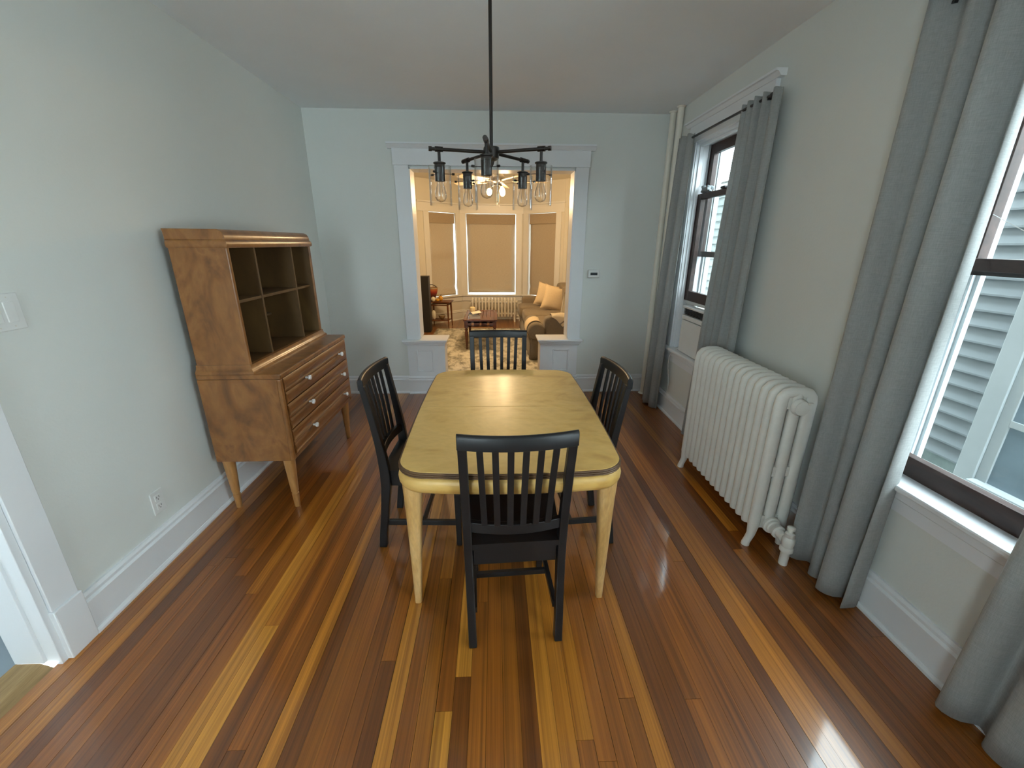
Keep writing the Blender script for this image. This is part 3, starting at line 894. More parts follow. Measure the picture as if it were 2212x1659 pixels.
# ------------------------------------------------------------------ dining chairs
def make_chair(label):
    t = thing('dining_chair', label, 'chair', group='black slat-back dining chairs')
    M_ = 'black_lacquer'
    def back_y(z):       # rear face of the back posts
        P = [(0, 0), (0.10, 0.012), (0.22, 0.030), (0.36, 0.044), (0.46, 0.046), (0.58, 0.038), (0.72, 0.020), (0.92, -0.012)]
        for (a, ya), (b, yb) in zip(P, P[1:]):
            if z <= b:
                return ya + (yb - ya) * (z - a) / (b - a)
        return P[-1][1]
    def half(z):         # outer half-width of posts
        return 0.184 + 0.016 * z / 0.92
    tw = 0.031
    for s in (-1, 1):
        rings = []
        for z in (0.002, 0.06, 0.12, 0.2, 0.28, 0.36, 0.44, 0.52, 0.6, 0.7, 0.8, 0.885):
            d = 0.038 + 0.010 * math.exp(-((z - 0.42) / 0.16) ** 2) - 0.012 * max(0, (z - 0.5) / 0.4)
            y0 = back_y(z)
            xo, xi = s * half(z), s * (half(z) - tw)
            rings.append([(xo, y0, z), (xi, y0, z), (xi, y0 + d, z), (xo, y0 + d, z)])
        lg = MB().loft(rings).build('rear_leg', M_, t, bevel=0.004)
        MB().lathe([(0.009, 0), (0.009, 0.003)], (s * 0.168, 0.019, 0), 10).build('glide', 'nylon_white', lg)
    def curve(u):        # rails bow backwards in the middle
        return -0.028 * (1 - (2 * u - 1) ** 2)
    # crest rail with rounded top edge
    rings = []
    nseg = 14
    for k in range(nseg + 1):
        u = k / nseg
        x = (2 * u - 1) * 0.2005
        y0 = back_y(0.89) + curve(u)
        zt = 0.922
        rings.append([(x, y0, 0.868), (x, y0 - 0.001, 0.910), (x, y0 + 0.004, 0.919), (x, y0 + 0.012, zt), (x, y0 + 0.022, 0.918), (x, y0 + 0.026, 0.910), (x, y0 + 0.026, 0.868)])
    MB().loft(rings).build('crest_rail', M_, t, smooth=True, bevel=0.002)
    rings = []
    for k in range(nseg + 1):
        u = k / nseg
        x = (2 * u - 1) * 0.165
        y0 = back_y(0.53) + 0.010 + curve(u) * 0.9
        rings.append([(x, y0, 0.505), (x, y0 - 0.002, 0.548), (x, y0 + 0.020, 0.548), (x, y0 + 0.022, 0.505)])
    MB().loft(rings).build('lower_rail', M_, t, smooth=True, bevel=0.002)
    for i in range(6):
        u = (i + 1) / 7
        rings = []
        for k in range(5):
            v = k / 4
            z = 0.545 + (0.872 - 0.545) * v
            xm = (2 * u - 1) * (0.160 + 0.018 * v)
            uu = (xm / 0.2 + 1) / 2
            y0 = back_y(z) + 0.007 + curve(uu)
            rings.append([(xm - 0.011, y0, z), (xm + 0.011, y0, z), (xm + 0.011, y0 + 0.011, z), (xm - 0.011, y0 + 0.011, z)])
        MB().loft(rings).build('slat', M_, t, bevel=0.0015)
    # scooped seat
    def seat(u, v):
        y = 0.048 + 0.395 * v
        w = 0.172 + 0.026 * min(1, v * 1.3)
        if v > 0.9:
            w -= 0.012 * ((v - 0.9) / 0.1) ** 2
        x = (2 * u - 1) * w
        r = (2 * u - 1)
        z = 0.452 - 0.010 * (1 - r * r) * (1 - (2 * v - 1) ** 4)
        if v > 0.85:
            z -= 0.012 * ((v - 0.85) / 0.15) ** 2
        return (x, y, z)
    MB().grid(seat, 12, 12).build('seat', M_, t, smooth=True)
    m = MB()
    bot = lambda u, v: (seat(u, v)[0], seat(u, v)[1], 0.428)
    m.grid(bot, 12, 12)
    for e in (lambda u, v: (lambda a: (a[0], a[1], a[2] * v + 0.428 * (1 - v)))(seat(u, 0)), lambda u, v: (lambda a: (a[0], a[1], a[2] * v + 0.428 * (1 - v)))(seat(u, 1)),
              lambda u, v: (lambda a: (a[0], a[1], a[2] * v + 0.428 * (1 - v)))(seat(0, u)), lambda u, v: (lambda a: (a[0], a[1], a[2] * v + 0.428 * (1 - v)))(seat(1, u))):
        m.grid(e, 12, 1)
    m.build('seat_underside', M_, t, smooth=True)
    box('rear_apron', M_, -0.158, 0.158, 0.060, 0.078, 0.350, 0.428, t, 0.003)
    box('front_apron', M_, -0.160, 0.160, 0.410, 0.428, 0.362, 0.428, t, 0.003)
    for s in (-1, 1):
        MB().loft([[(s * 0.150, 0.08, 0.362), (s * 0.168, 0.08, 0.362), (s * 0.168, 0.08, 0.428), (s * 0.150, 0.08, 0.428)],
                   [(s * 0.158, 0.402, 0.362), (s * 0.176, 0.402, 0.362), (s * 0.176, 0.402, 0.428), (s * 0.158, 0.402, 0.428)]]).build('side_apron', M_, t, bevel=0.002)
        MB().loft([[(s * 0.154 - 0.013, 0.400, 0.002), (s * 0.154 + 0.013, 0.400, 0.002), (s * 0.154 + 0.013, 0.426, 0.002), (s * 0.154 - 0.013, 0.426, 0.002)],
                   [(s * 0.163 - 0.018, 0.396, 0.428), (s * 0.163 + 0.018, 0.396, 0.428), (s * 0.163 + 0.018, 0.432, 0.428), (s * 0.163 - 0.018, 0.432, 0.428)]]).build('front_leg', M_, t, bevel=0.003)
        box('side_stretcher', M_, s * 0.158 - 0.009, s * 0.158 + 0.009, 0.05, 0.405, 0.128, 0.156, t, 0.002)
    box('cross_stretcher', M_, -0.150, 0.150, 0.225, 0.243, 0.130, 0.154, t, 0.002)
    return t
ch = make_chair('black slat-back chair nearest the camera, its back towards us')
ch.location = (0.074, 1.222, 0); ch.rotation_euler = (0, 0, R_(3.0))
for lab, loc, rz in (('black slat-back chair on the left side of the table, beside the cabinet', (-0.598, 1.985, 0), -90 - 2.5),
                     ('black slat-back chair on the right side of the table, towards the radiator', (0.605, 1.972, 0), 90 + 4.0),
                     ('black slat-back chair at the far end of the table, before the living room opening', (0.024, 2.885, 0), 180)):
    c = copy_tree(ch)
    c['label'] = lab
    c.location = loc
    c.rotation_euler = (0, 0, R_(rz))

# ------------------------------------------------------------------ china cabinet
def cabinet():
    ox, oy = -1.345, 2.655
    t = thing('china_cabinet', 'brown birch hutch with open shelves over three drawers against the left wall', 'cabinet', (ox, oy, 0))
    X0, X1, Y0, Y1 = -1.570 - ox, -1.140 - ox, 2.150 - oy, 3.160 - oy
    Z0, Z1 = 0.322, 0.838
    # chest body: shell with rounded front corner posts
    m = MB()
    m.box(X0, X1 - 0.020, Y0, Y0 + 0.022, Z0, Z1 - 0.03); m.box(X0, X1 - 0.020, Y1 - 0.022, Y1, Z0, Z1 - 0.03)
    m.box(X0, X1 - 0.03, Y0 + 0.02, Y1 - 0.02, Z0, Z0 + 0.02); m.box(X0, X0 + 0.01, Y0 + 0.02, Y1 - 0.02, Z0 + 0.02, Z1 - 0.03)
    m.build('chest_body', 'birch_cabinet', t, bevel=0.003)
    for y0, y1 in ((Y0, Y0 + 0.030), (Y1 - 0.030, Y1)):
        box('corner_post', 'birch_cabinet', X1 - 0.024, X1 + 0.001, y0 - 0.0005, y1 + 0.0005, Z0, Z1 - 0.03, t, 0.009)
    box('bottom_rail', 'birch_drawer', X1 - 0.03, X1 - 0.004, Y0 + 0.03, Y1 - 0.03, Z0, Z0 + 0.022, t, 0.003)
    box('chest_top', 'birch_cabinet', X0, X1 + 0.006, Y0 - 0.004, Y1 + 0.004, Z1 - 0.03, Z1, t, 0.008)
    # drawers: two convex rolls with a reeded centre line
    zs = [0.344, 0.4985, 0.653, 0.807]
    for k in range(3):
        a, b = zs[k] + 0.003, zs[k + 1] - 0.003
        h = b - a
        pts = []
        for i in range(9):
            u = i / 8
            pts.append((X1 - 0.001 + 0.010 * math.sin(math.pi * u) ** 0.6, a + (h * 0.5 - 0.008) * u))
        for q in range(3):
            zc = a + h * 0.5 - 0.005 + q * 0.005
            pts += [(X1 + 0.0005, zc - 0.0024), (X1 + 0.005, zc), (X1 + 0.0005, zc + 0.0024)]
        for i in range(9):
            u = i / 8
            pts.append((X1 - 0.001 + 0.010 * math.sin(math.pi * u) ** 0.6, a + h * 0.5 + 0.008 + (h * 0.5 - 0.008) * u))
        pts += [(X1 - 0.022, b), (X1 - 0.022, a)]
        d = MB().prism(pts, 1, Y0 + 0.032, Y1 - 0.032).build('drawer', 'birch_drawer', t, smooth=True)
        for yk in (2.432, 2.990):
            MB().lathe([(0.006, 0.0), (0.0065, 0.012), (0.0075, 0.016), (0.0145, 0.020), (0.016, 0.026), (0.0145, 0.032), (0.008, 0.035)], (0, 0, 0), 16, axis=0).xf(
                lambda p, yk=yk, zz=a + h * 0.5: Vector((p.x + X1 + 0.003, p.y + yk - oy, p.z + zz))).build('knob', 'porcelain', d, smooth=True)
    # legs
    for lx, ly in ((X0 + 0.040, Y0 + 0.040), (X1 - 0.050, Y0 + 0.040), (X0 + 0.040, Y1 - 0.040), (X1 - 0.050, Y1 - 0.040)):
        rings = []
        sx = 0.0
        for u in (0, 0.2, 0.45, 0.66, 0.68, 0.685, 0.70, 0.715, 0.72, 0.74, 1.0):
            z = 0.323 * (1 - u) + 0.0005
            w = 0.030 - 0.016 * u
            if u in (0.685, 0.70, 0.715):
                w -= 0.0022
            rings.append([(lx - sx * (0.5 - u) + w * math.copysign(abs(math.cos(a)) ** 0.7, math.cos(a)), ly + w * math.copysign(abs(math.sin(a)) ** 0.7, math.sin(a)), z) for a in [2 * math.pi * i / 16 for i in range(16)]])
        MB().loft(rings).build('leg', 'birch_leg', t, smooth=True)
    # hutch
    HX0, HX1, HY0, HY1, HZ0, HZ1 = -1.565 - ox, -1.288 - ox, 2.168 - oy, 3.135 - oy, 0.868, 1.478
    box('hutch_side', 'birch_cabinet', HX0, HX1, HY0, HY0 + 0.022, HZ0, HZ1, t, 0.006)
    box('hutch_side', 'birch_cabinet', HX0, HX1, HY1 - 0.022, HY1, HZ0, HZ1, t, 0.006)
    box('back_panel', 'birch_inside', HX0, HX0 + 0.010, HY0 + 0.022, HY1 - 0.022, HZ0, HZ1, t)
    box('hutch_floor', 'birch_inside', HX0, HX1 - 0.012, HY0 + 0.022, HY1 - 0.022, HZ0 - 0.01, HZ0 + 0.012, t)
    box('side_lining', 'birch_inside', HX0 + 0.01, HX1 - 0.010, HY0 + 0.022, HY0 + 0.024, HZ0 + 0.012, HZ1, t)
    box('side_lining', 'birch_inside', HX0 + 0.01, HX1 - 0.010, HY1 - 0.024, HY1 - 0.022, HZ0 + 0.012, HZ1, t)
    for yy in (2.458, 2.893):
        box('divider', 'birch_inside', HX0 + 0.01, HX1 - 0.025, yy - oy - 0.008, yy - oy + 0.008, HZ0 + 0.012, HZ1, t, 0.002)
    zsf = 1.205
    for a, b in ((HY0 + 0.024, 2.450 - oy), (2.466 - oy, 2.885 - oy), (2.901 - oy, HY1 - 0.024)):
        box('shelf', 'birch_inside', HX0 + 0.01, HX1 - 0.027, a, b, zsf - 0.008, zsf + 0.008, t, 0.002)
    box('half_shelf', 'birch_inside', HX0 + 0.01, HX0 + 0.105, 2.466 - oy, 2.80 - oy, 1.050, 1.062, t)
    # base moulding of the hutch, flaring outward, mitred round the near corner
    def around(prof, name, mat):
        rings = []
        for (x, y, nx, ny) in ((HX0, HY0, 0, -1), (HX1, HY0, 1, -1), (HX1, HY1, 1, 1), (HX0, HY1, 0, 1)):
            rings.append([(x + nx * d, y + ny * d, z) for d, z in prof])
        MB().loft(rings).build(name, mat, t, smooth=True)
    around([(-0.02, 0.838), (0.022, 0.838), (0.022, 0.848), (0.014, 0.856), (0.006, 0.868), (0.004, 0.884), (-0.02, 0.884)], 'base_moulding', 'birch_cabinet')
    # cornice: lower band, cove, rounded cap
    around([(-0.024, 1.470), (0.004, 1.470), (0.009, 1.476), (0.010, 1.490), (0.007, 1.501), (0.000, 1.509), (-0.024, 1.509)], 'cornice_band', 'birch_cabinet')
    MB().prism([(HX0 - 0.004, 1.507), (HX1 - 0.002, 1.507), (HX1 - 0.001, 1.522), (HX1 - 0.005, 1.536), (HX1 - 0.014, 1.548), (HX1 - 0.030, 1.556), (HX0 - 0.010, 1.558), (HX0 - 0.006, 1.545), (HX0 - 0.004, 1.525)], 1, HY0 - 0.002, HY1 + 0.002).build('cornice_cap', 'birch_cabinet', t, smooth=True, bevel=0.003)
    box('hutch_top', 'birch_cabinet', HX0, HX1 - 0.02, HY0 + 0.01, HY1 - 0.01, 1.476, 1.552, t)
cabinet()

# ------------------------------------------------------------------ radiators
def radiator(label, n, pitch, depth, height, loc, rz, mat, valve=True, fill=0.37):
    """column radiator: sections side by side along local +Y, front at x=0, back at x=depth"""
    t = thing('radiator', label, 'radiator', loc, rz)
    a = depth * 0.155
    by = pitch * fill
    zb = 0.105
    def section():
        m = MB()
        xf, xb = a, depth - a
        top = height - 0.022
        path = [(xf, 0, zb), (xf, 0, zb + 0.02), (xf, 0, top - 0.055), (xf + 0.004, 0, top - 0.026), (xf + 0.016, 0, top - 0.006), (xf + 0.04, 0, top), (depth / 2, 0, top + 0.001),
                (xb - 0.04, 0, top), (xb - 0.016, 0, top - 0.006), (xb - 0.004, 0, top - 0.026), (xb, 0, top - 0.055), (xb, 0, zb + 0.02), (xb, 0, zb)]
        m.tube(path, [a * 0.82] + [a] * 2 + [a * 0.95] + [a * 0.8] * 5 + [a * 0.95] + [a] * 2 + [a * 0.82], 12, ry=by)
        m.tube([(depth / 2, 0, zb), (depth / 2, 0, top)], a * 0.92, 12, ry=by)
        m.box(xf, xb, -by * 0.5, by * 0.5, top - 0.08, top - 0.01)
        m.box(xf, xb, -by * 0.5, by * 0.5, zb + 0.005, zb + 0.075)
        m.box(xf, xb, -by * 0.5, by * 0.5, height * 0.47, height * 0.53)
        # nipples joining the sections
        for z in (top - 0.065, zb + 0.045):
            m.tube([(depth / 2, -pitch / 2, z), (depth / 2, pitch / 2, z)], 0.026, 12)
        return m
    first = section().build('section', mat, t, smooth=True)
    first.location = (0, pitch / 2, 0)
    for k in range(1, n):
        o = bpy.data.objects.new('section', first.data)
        COL.objects.link(o)
        o.parent = t
        o.location = (0, pitch * (k + 0.5), 0)
    for k in (0, n - 1):
        for s in (1, -1):
            xb = a if s > 0 else depth - a
            m = MB().tube([(xb, 0, zb + 0.10), (xb, 0, zb + 0.02), (xb - s * 0.004, 0, 0.065), (xb - s * 0.016, 0, 0.030), (xb - s * 0.022, 0, 0.012), (xb - s * 0.022, 0, 0.0)], [a, a * 0.95, a * 0.66, a * 0.55, a * 0.62, a * 0.66], 12, ry=by * 0.95)
            o = m.build('foot', mat, t, smooth=True)
            o.location = (0, pitch * (k + 0.5), 0)
    # boss and bleed end
    e = MB().lathe([(0.040, 0.0), (0.040, -0.012), (0.034, -0.018), (0.034, -0.026), (0.012, -0.028)], (depth / 2, 0.004, height - 0.085), 20, axis=1).build('end_boss', mat, t, smooth=True)
    box('bleed_key', mat, depth / 2 + 0.022, depth / 2 + 0.04, -0.034, -0.02, height - 0.065, height - 0.055, t, 0.002)
    if valve:
        zc = zb + 0.035
        v = MB()
        v.lathe([(0.044, 0.0), (0.044, -0.014), (0.036, -0.018), (0.036, -0.03), (0.030, -0.034), (0.030, -0.048), (0.034, -0.052), (0.034, -0.066), (0.024, -0.07), (0.022, -0.10)], (depth / 2, 0.004, zc), 18, axis=1)
        vb = v.build('union', mat, t, smooth=True)
        b = MB()
        b.lathe([(0.020, 0.0), (0.020, 0.075), (0.030, 0.080), (0.030, 0.098), (0.024, 0.104), (0.028, 0.120), (0.028, 0.150), (0.020, 0.160), (0.022, 0.166), (0.022, 0.180), (0.012, 0.186), (0.012, 0.196), (0.018, 0.200), (0.018, 0.212), (0.010, 0.216)], (depth / 2 + 0.012, -0.118, 0), 18)
        b.build('valve', mat, t, smooth=True)
    return t
radiator('big white cast-iron column radiator standing under the right wall', 15, 0.0577, 0.205, 0.872, (1.303, 1.737, 0), 0, 'radiator_enamel')

# ------------------------------------------------------------------ chandelier
def chandelier():
    cx_, cy_, cz_ = -0.007, 1.864, 1.840
    t = thing('chandelier', 'bronze five-arm chandelier with clear glass cylinders hanging above the table', 'chandelier', (cx_, cy_, cz_))
    B = 'bronze_metal'
    MB().tube([(0, 0, 0), (0, 0, ZC - cz_)], 0.0065, 12).build('rod', B, t, smooth=True)
    MB().lathe([(0.062, ZC - cz_), (0.062, ZC - cz_ - 0.018), (0.05, ZC - cz_ - 0.026), (0.012, ZC - cz_ - 0.03)], n=24).build('canopy', B, t, smooth=True)
    MB().lathe([(0.012, 0.022), (0.030, 0.018), (0.032, 0.010), (0.030, 0.004), (0.030, -0.020), (0.024, -0.028), (0.012, -0.032), (0.008, -0.045), (0.004, -0.05)], n=24).build('hub', B, t, smooth=True)
    def arm(ang):
        d = Vector((math.cos(ang), math.sin(ang), 0))
        a = MB().tube([d * 0.02, d * 0.242], 0.0062, 12)
        a.tube([d * 0.234, d * 0.246], 0.0085, 12)
        a.tube([d * 0.192, d * 0.222], 0.0095, 12)
        ao = a.build('arm', B, t, smooth=True)
        c = d * 0.207
        s = MB()
        s.tube([c, c + Vector((0, 0, -0.05))], 0.0058, 10)
        s.lathe([(0.006, -0.042), (0.024, -0.046), (0.024, -0.050), (0.0195, -0.052), (0.0195, -0.062), (0.0205, -0.064), (0.0195, -0.066), (0.0195, -0.112), (0.010, -0.113)], (c.x, c.y, 0), 20)
        s.build('socket', B, ao, smooth=True)
        # glass cylinder, double walled rims
        g = MB().lathe([(0.0415, -0.060), (0.0425, -0.058), (0.0435, -0.060), (0.0435, -0.198), (0.0425, -0.200), (0.0415, -0.198)], (c.x, c.y, 0), 36, cap=False)
        n = 36
        k0 = 0
        g.f += [tuple((5 * n + i, 5 * n + (i + 1) % n, 0 * n + (i + 1) % n, 0 * n + i)) for i in range(n)]
        g.build('glass_shade', 'shade_glass', ao, smooth=True)
        bo = [(0.0105, -0.112), (0.0125, -0.122), (0.0175, -0.138), (0.0215, -0.152), (0.023, -0.164), (0.0215, -0.174), (0.0155, -0.183), (0.0005, -0.188)]
        MB().lathe(bo + [(max(0.0004, r - 0.0008), z + (0.0008 if z < -0.17 else 0)) for r, z in reversed(bo)] , (c.x, c.y, 0), 20, cap=False).build('bulb', 'bulb_glass', ao, smooth=True)
        f = MB()
        for q in range(3):
            b = 2 * math.pi * q / 3
            f.tube([c + Vector((0.004 * math.cos(b), 0.004 * math.sin(b), -0.115)), c + Vector((0.008 * math.cos(b), 0.008 * math.sin(b), -0.165))], 0.0008, 5)
        f.build('filament', 'brushed_nickel', ao)
        for q in range(3):
            b = ang + math.pi / 3 + 2 * math.pi * q / 3
            e = Vector((math.cos(b), math.sin(b), 0))
            sc = MB().tube([c + e * 0.018 + Vector((0, 0, -0.085)), c + e * 0.054 + Vector((0, 0, -0.085))], 0.0014, 6)
            sc.tube([c + e * 0.047 + Vector((0, 0, -0.085)), c + e * 0.057 + Vector((0, 0, -0.085))], 0.0042, 8)
            sc.build('thumb_screw', B, ao, smooth=True)
    for k in range(5):
        arm(R_(-90 + 72 * k - 4.8))
chandelier()

# ------------------------------------------------------------------ small things on walls
def wall_plates():
    t = thing('light_switch', 'white rocker light switch plate on the left wall above the doorway casing', 'light switch', (XL, 1.455, 1.272))
    box('plate', 'white_plastic', 0, 0.006, -0.059, 0.059, -0.061, 0.061, t, 0.003)
    box('rocker', 'white_plastic', 0.004, 0.009, 0.004, 0.038, -0.034, 0.034, t, 0.002)
    box('rocker', 'white_plastic', 0.004, 0.009, -0.042, -0.008, -0.034, 0.034, t, 0.002)
    for y in (-0.025, 0.021):
        for z in (-0.048, 0.048):
            MB().lathe([(0.0028, 0.004), (0.0028, 0.0068)], (0, y, z), 8, axis=0).build('screw', 'ivory_plastic', t)
    t = thing('wall_outlet', 'white duplex outlet low on the left wall near the baseboard', 'outlet', (XL, 1.793, 0.310))
    box('plate', 'white_plastic', 0, 0.006, -0.036, 0.036, -0.058, 0.058, t, 0.003)
    for z in (0.022, -0.022):
        r = box('receptacle', 'white_plastic', 0.004, 0.009, -0.017, 0.017, z - 0.016, z + 0.016, t, 0.004)
        m = MB()
        for y in (-0.007, 0.007):
            m.box(0.0085, 0.0094, y - 0.0012, y + 0.0012, z - 0.002, z + 0.008)
        m.box(0.0085, 0.0094, -0.002, 0.002, z - 0.011, z - 0.006)
        m.build('slots', 'rubber_black', r)
    t = thing('thermostat', 'small white thermostat with grey display right of the cased opening', 'thermostat', (0.972, YF, 1.218))
    box('housing', 'white_plastic', -0.058, 0.058, -0.026, 0.0, -0.038, 0.038, t, 0.008)
    box('display', 'lcd', -0.034, 0.034, -0.0275, -0.02, -0.012, 0.012, t)
    box('button', 'white_plastic', 0.040, 0.052, -0.028, -0.02, -0.010, 0.010, t, 0.002)
wall_plates()
for lab, xx, yy in (('white steam pipe in the far right corner, the one nearer the far wall', 1.562, 4.105), ('white steam pipe in the far right corner, the one nearer the window', 1.566, 3.955)):
    t = thing('heating_pipe', lab, 'pipe', (xx, yy, 0))
    MB().tube([(0, 0, 0.0), (0, 0, ZC)], 0.026, 18).build('riser', 'cream_trim', t, smooth=True)
    MB().lathe([(0.045, 0.0), (0.045, 0.004), (0.028, 0.012)], (0, 0, 0), 18).build('floor_flange', 'cream_trim', t, smooth=True)
    MB().lathe([(0.028, ZC - 0.012), (0.036, ZC - 0.004), (0.036, ZC)], (0, 0, 0), 18).build('ceiling_flange', 'cream_trim', t, smooth=True)

# ------------------------------------------------------------------ window air conditioner and rag
def air_conditioner():
    t = thing('air_conditioner', 'white window air conditioner under the raised sash of the far window', 'air conditioner', (1.640, 3.21, ZS + 0.022))
    z0 = 0.0
    box('cabinet', 'ivory_plastic', -0.03, 0.36, -0.245, 0.245, 0.004, 0.375, t, 0.006)
    box('front_cover', 'white_plastic', -0.055, -0.03, -0.25, 0.25, 0.006, 0.275, t, 0.006)
    box('control_strip', 'white_plastic', -0.058, -0.03, -0.25, 0.25, 0.282, 0.318, t, 0.004)
    box('latch', 'white_plastic', -0.062, -0.052, -0.03, 0.03, 0.262, 0.276, t, 0.003)
    box('outlet_recess', 'dark_grille', -0.045, -0.03, -0.225, 0.225, 0.322, 0.372, t)
    for k in range(5):
        z = 0.328 + k * 0.0095
        box('louver', 'dark_grille', -0.058, -0.040, -0.225, 0.225, z, z + 0.003, t)
    for k in range(9):
        y = -0.2 + k * 0.05
        box('louver', 'dark_grille', -0.056, -0.044, y - 0.001, y + 0.001, 0.324, 0.370, t)
    box('top_lip', 'white_plastic', -0.062, 0.0, -0.25, 0.25, 0.374, 0.392, t, 0.005)
    for s in (-1, 1):
        a, b = sorted((s * 0.25, s * 0.398))
        box('side_curtain', 'white_plastic', 0.035, 0.05, a, b, 0.004, 0.398, t)
    box('top_rail', 'white_plastic', 0.02, 0.075, -0.398, 0.398, 0.392, 0.418, t, 0.003)
    MB().tube([(-0.05, 0.24, 0.03), (-0.075, 0.30, -0.02), (-0.08, 0.345, -0.07), (-0.07, 0.37, -0.16), (-0.045, 0.385, -0.30), (-0.035, 0.39, -0.42)], 0.004, 8).build('power_cord', 'white_plastic', t, smooth=True)
air_conditioner()
def rag():
    rn = random.Random(4)
    m = MB()
    m.sphere((0, 0, 0.022), 0.045, 24, 16, (0.6, 1.5, 0.6))
    def warp(p):
        n = 0.010 * math.sin(120 * p.x + 60 * p.y) + 0.010 * math.sin(95 * p.y - 70 * p.z + 1) + 0.006 * math.sin(190 * p.z + 80 * p.x)
        c = Vector((0, 0, 0.022))
        d = (p - c)
        q = c + d * (1 + n * 26)
        q.z = max(q.z, 0.0)
        return q
    m.xf(warp)
    o = m.build('crumpled_rag', 'rag_cloth', None, smooth=True)
    o.location = (1.663, 3.505, 1.879)
    tag(o, 'crumpled grey rag stuffed on top of the raised sash of the far window', 'cloth')
rag()

# ------------------------------------------------------------------ living room shell
LY0, LY1 = YF + 0.17, 7.95
LXL, LXR = -2.1, 1.75
BY = 8.65
struct(box('floor_living', 'living_floor', LXL, LXR, LY0, BY + 0.2, -0.1, 0.0))
struct(box('ceiling_living', 'living_wall_paint', LXL - 0.1, LXR + 0.1, LY0, BY + 0.3, ZC - 0.02, ZC + 0.1))
struct(box('wall_living_left', 'living_wall_paint', LXL - 0.1, LXL, LY0, LY1 + 0.15, 0, ZC))
struct(box('wall_living_right', 'living_wall_paint', LXR, LXR + 0.1, LY0, LY1 + 0.15, 0, ZC))
struct(box('wall_living_near', 'living_wall_paint', LXL, XL, LY0 - 0.1, LY0, 0, ZC))
struct(box('wall_living_near', 'living_wall_paint', XR, LXR, LY0 - 0.1, LY0, 0, ZC))
P = [(-1.36, LY1), (-0.66, BY), (0.58, BY), (1.28, LY1)]
struct(box('wall_living_far', 'living_wall_paint', LXL, P[0][0] + 0.02, LY1, LY1 + 0.15, 0, ZC))
struct(box('wall_living_far', 'living_wall_paint', P[3][0] - 0.02, LXR, LY1, LY1 + 0.15, 0, ZC))
def bay(num, a, b, w0, w1, name):
    """one side of the bay: wall, window and casing; w0,w1 = opening along the wall"""
    A, Bv = Vector((*a, 0)), Vector((*b, 0))
    d = (Bv - A)
    L = d.length
    ang = math.atan2(d.y, d.x)
    zs_, zh_ = 0.50, 2.03
    def fr(o):
        o.location = A
        o.rotation_euler = (0, 0, ang)
        return o
    m = MB()
    T = 0.16
    e = 0.06
    m.box(-e, w0, 0, T, 0, ZC); m.box(w1, L + e, 0, T, 0, ZC)
    m.box(w0, w1, 0, T, 0, zs_); m.box(w0, w1, 0, T, zh_, ZC)
    fr(struct(m.build('wall_' + name, 'living_wall_paint')))
    t = fr(struct(empty('window_%d' % num)))
    box('casing', 'living_trim', w0 - 0.11, w0 + 0.005, -0.022, 0.0, zs_, zh_ + 0.005, t, 0.003)
    box('casing', 'living_trim', w1 - 0.005, w1 + 0.11, -0.022, 0.0, zs_, zh_ + 0.005, t, 0.003)
    box('header', 'living_trim', 0.01, L - 0.01, -0.026, 0.0, zh_, zh_ + 0.15, t, 0.003)
    box('crown', 'living_trim', -0.01, L + 0.01, -0.055, 0.0, zh_ + 0.15, zh_ + 0.178, t, 0.006)
    box('stool', 'living_trim', 0.0, L, -0.055, 0.05, zs_ - 0.02, zs_ + 0.008, t, 0.006)
    box('apron', 'living_trim', 0.01, L - 0.01, -0.02, 0.0, zs_ - 0.12, zs_ - 0.02, t, 0.003)
    box('jamb', 'trim_white', w0, w0 + 0.01, 0, T, zs_, zh_, t)
    box('jamb', 'trim_white', w1 - 0.01, w1, 0, T, zs_, zh_, t)
    m = MB()
    for x0, x1, z0, z1 in ((w0 + 0.01, w0 + 0.035, zs_, zh_), (w1 - 0.035, w1 - 0.01, zs_, zh_), (w0 + 0.035, w1 - 0.035, zs_, zs_ + 0.03), (w0 + 0.035, w1 - 0.035, zh_ - 0.03, zh_), (w0 + 0.035, w1 - 0.035, 1.24, 1.28)):
        m.box(x0, x1, 0.10, 0.13, z0, z1)
    m.build('sash', 'trim_white', t)
    box('pane', 'window_glass', w0 + 0.03, w1 - 0.03, 0.112, 0.116, zs_ + 0.02, zh_ - 0.02, t)
    pr = base_profile(0.2)
    MB().loft([[(0.0, -q, z) for q, z in pr], [(L, -q, z) for q, z in pr]]).build('base_moulding', 'living_trim', t)
    wc = Vector(((w0 + w1) / 2, T + 0.02, (zs_ + zh_) / 2))
    rot = Matrix.Rotation(ang, 3, 'Z')
    portal('sky_portal', A + rot @ wc, rot @ Vector((0, -1, 0)), w1 - w0, zh_ - zs_)
    return A, rot, ang
def roman_shade(label, frame, w0, w1, zb, gap_l, gap_r):
    A, rot, ang = frame
    xm = (w0 + w1) / 2
    t = thing('roman_shade', label, 'window shade', A + rot @ Vector((xm, 0.03, zb)), ang, 'roman shades in the bay windows')
    zh_ = 2.018 - zb
    a, b = w0 + gap_l - xm, w1 - gap_r - xm
    def cloth(u, v):
        z = zh_ * v
        y = 0.004 * math.sin(7 * u + 9 * v) * (1 - v) + 0.006 * math.sin(23 * v + 5 * u) * (1 - v) ** 2
        if v < 0.14:
            y += -0.010 * math.sin(math.pi * v / 0.07)
        return (a + (b - a) * u + 0.004 * math.sin(8 * v) * (2 * u - 1), y, z)
    MB().grid(cloth, 10, 40).build('panel', 'roman_linen', t, smooth=True, solid=0.003)
    box('valance', 'roman_linen', a - 0.006, b + 0.006, -0.028, 0.012, zh_ - 0.175, zh_ + 0.004, t, 0.003)
    box('hem_bar', 'roman_linen', a, b, -0.008, 0.004, -0.004, 0.018, t, 0.003)
fl = bay(3, P[0], P[1], 0.25, 0.885, 'bay_left')
fc = bay(4, P[1], P[2], 0.115, 1.100, 'bay_centre')
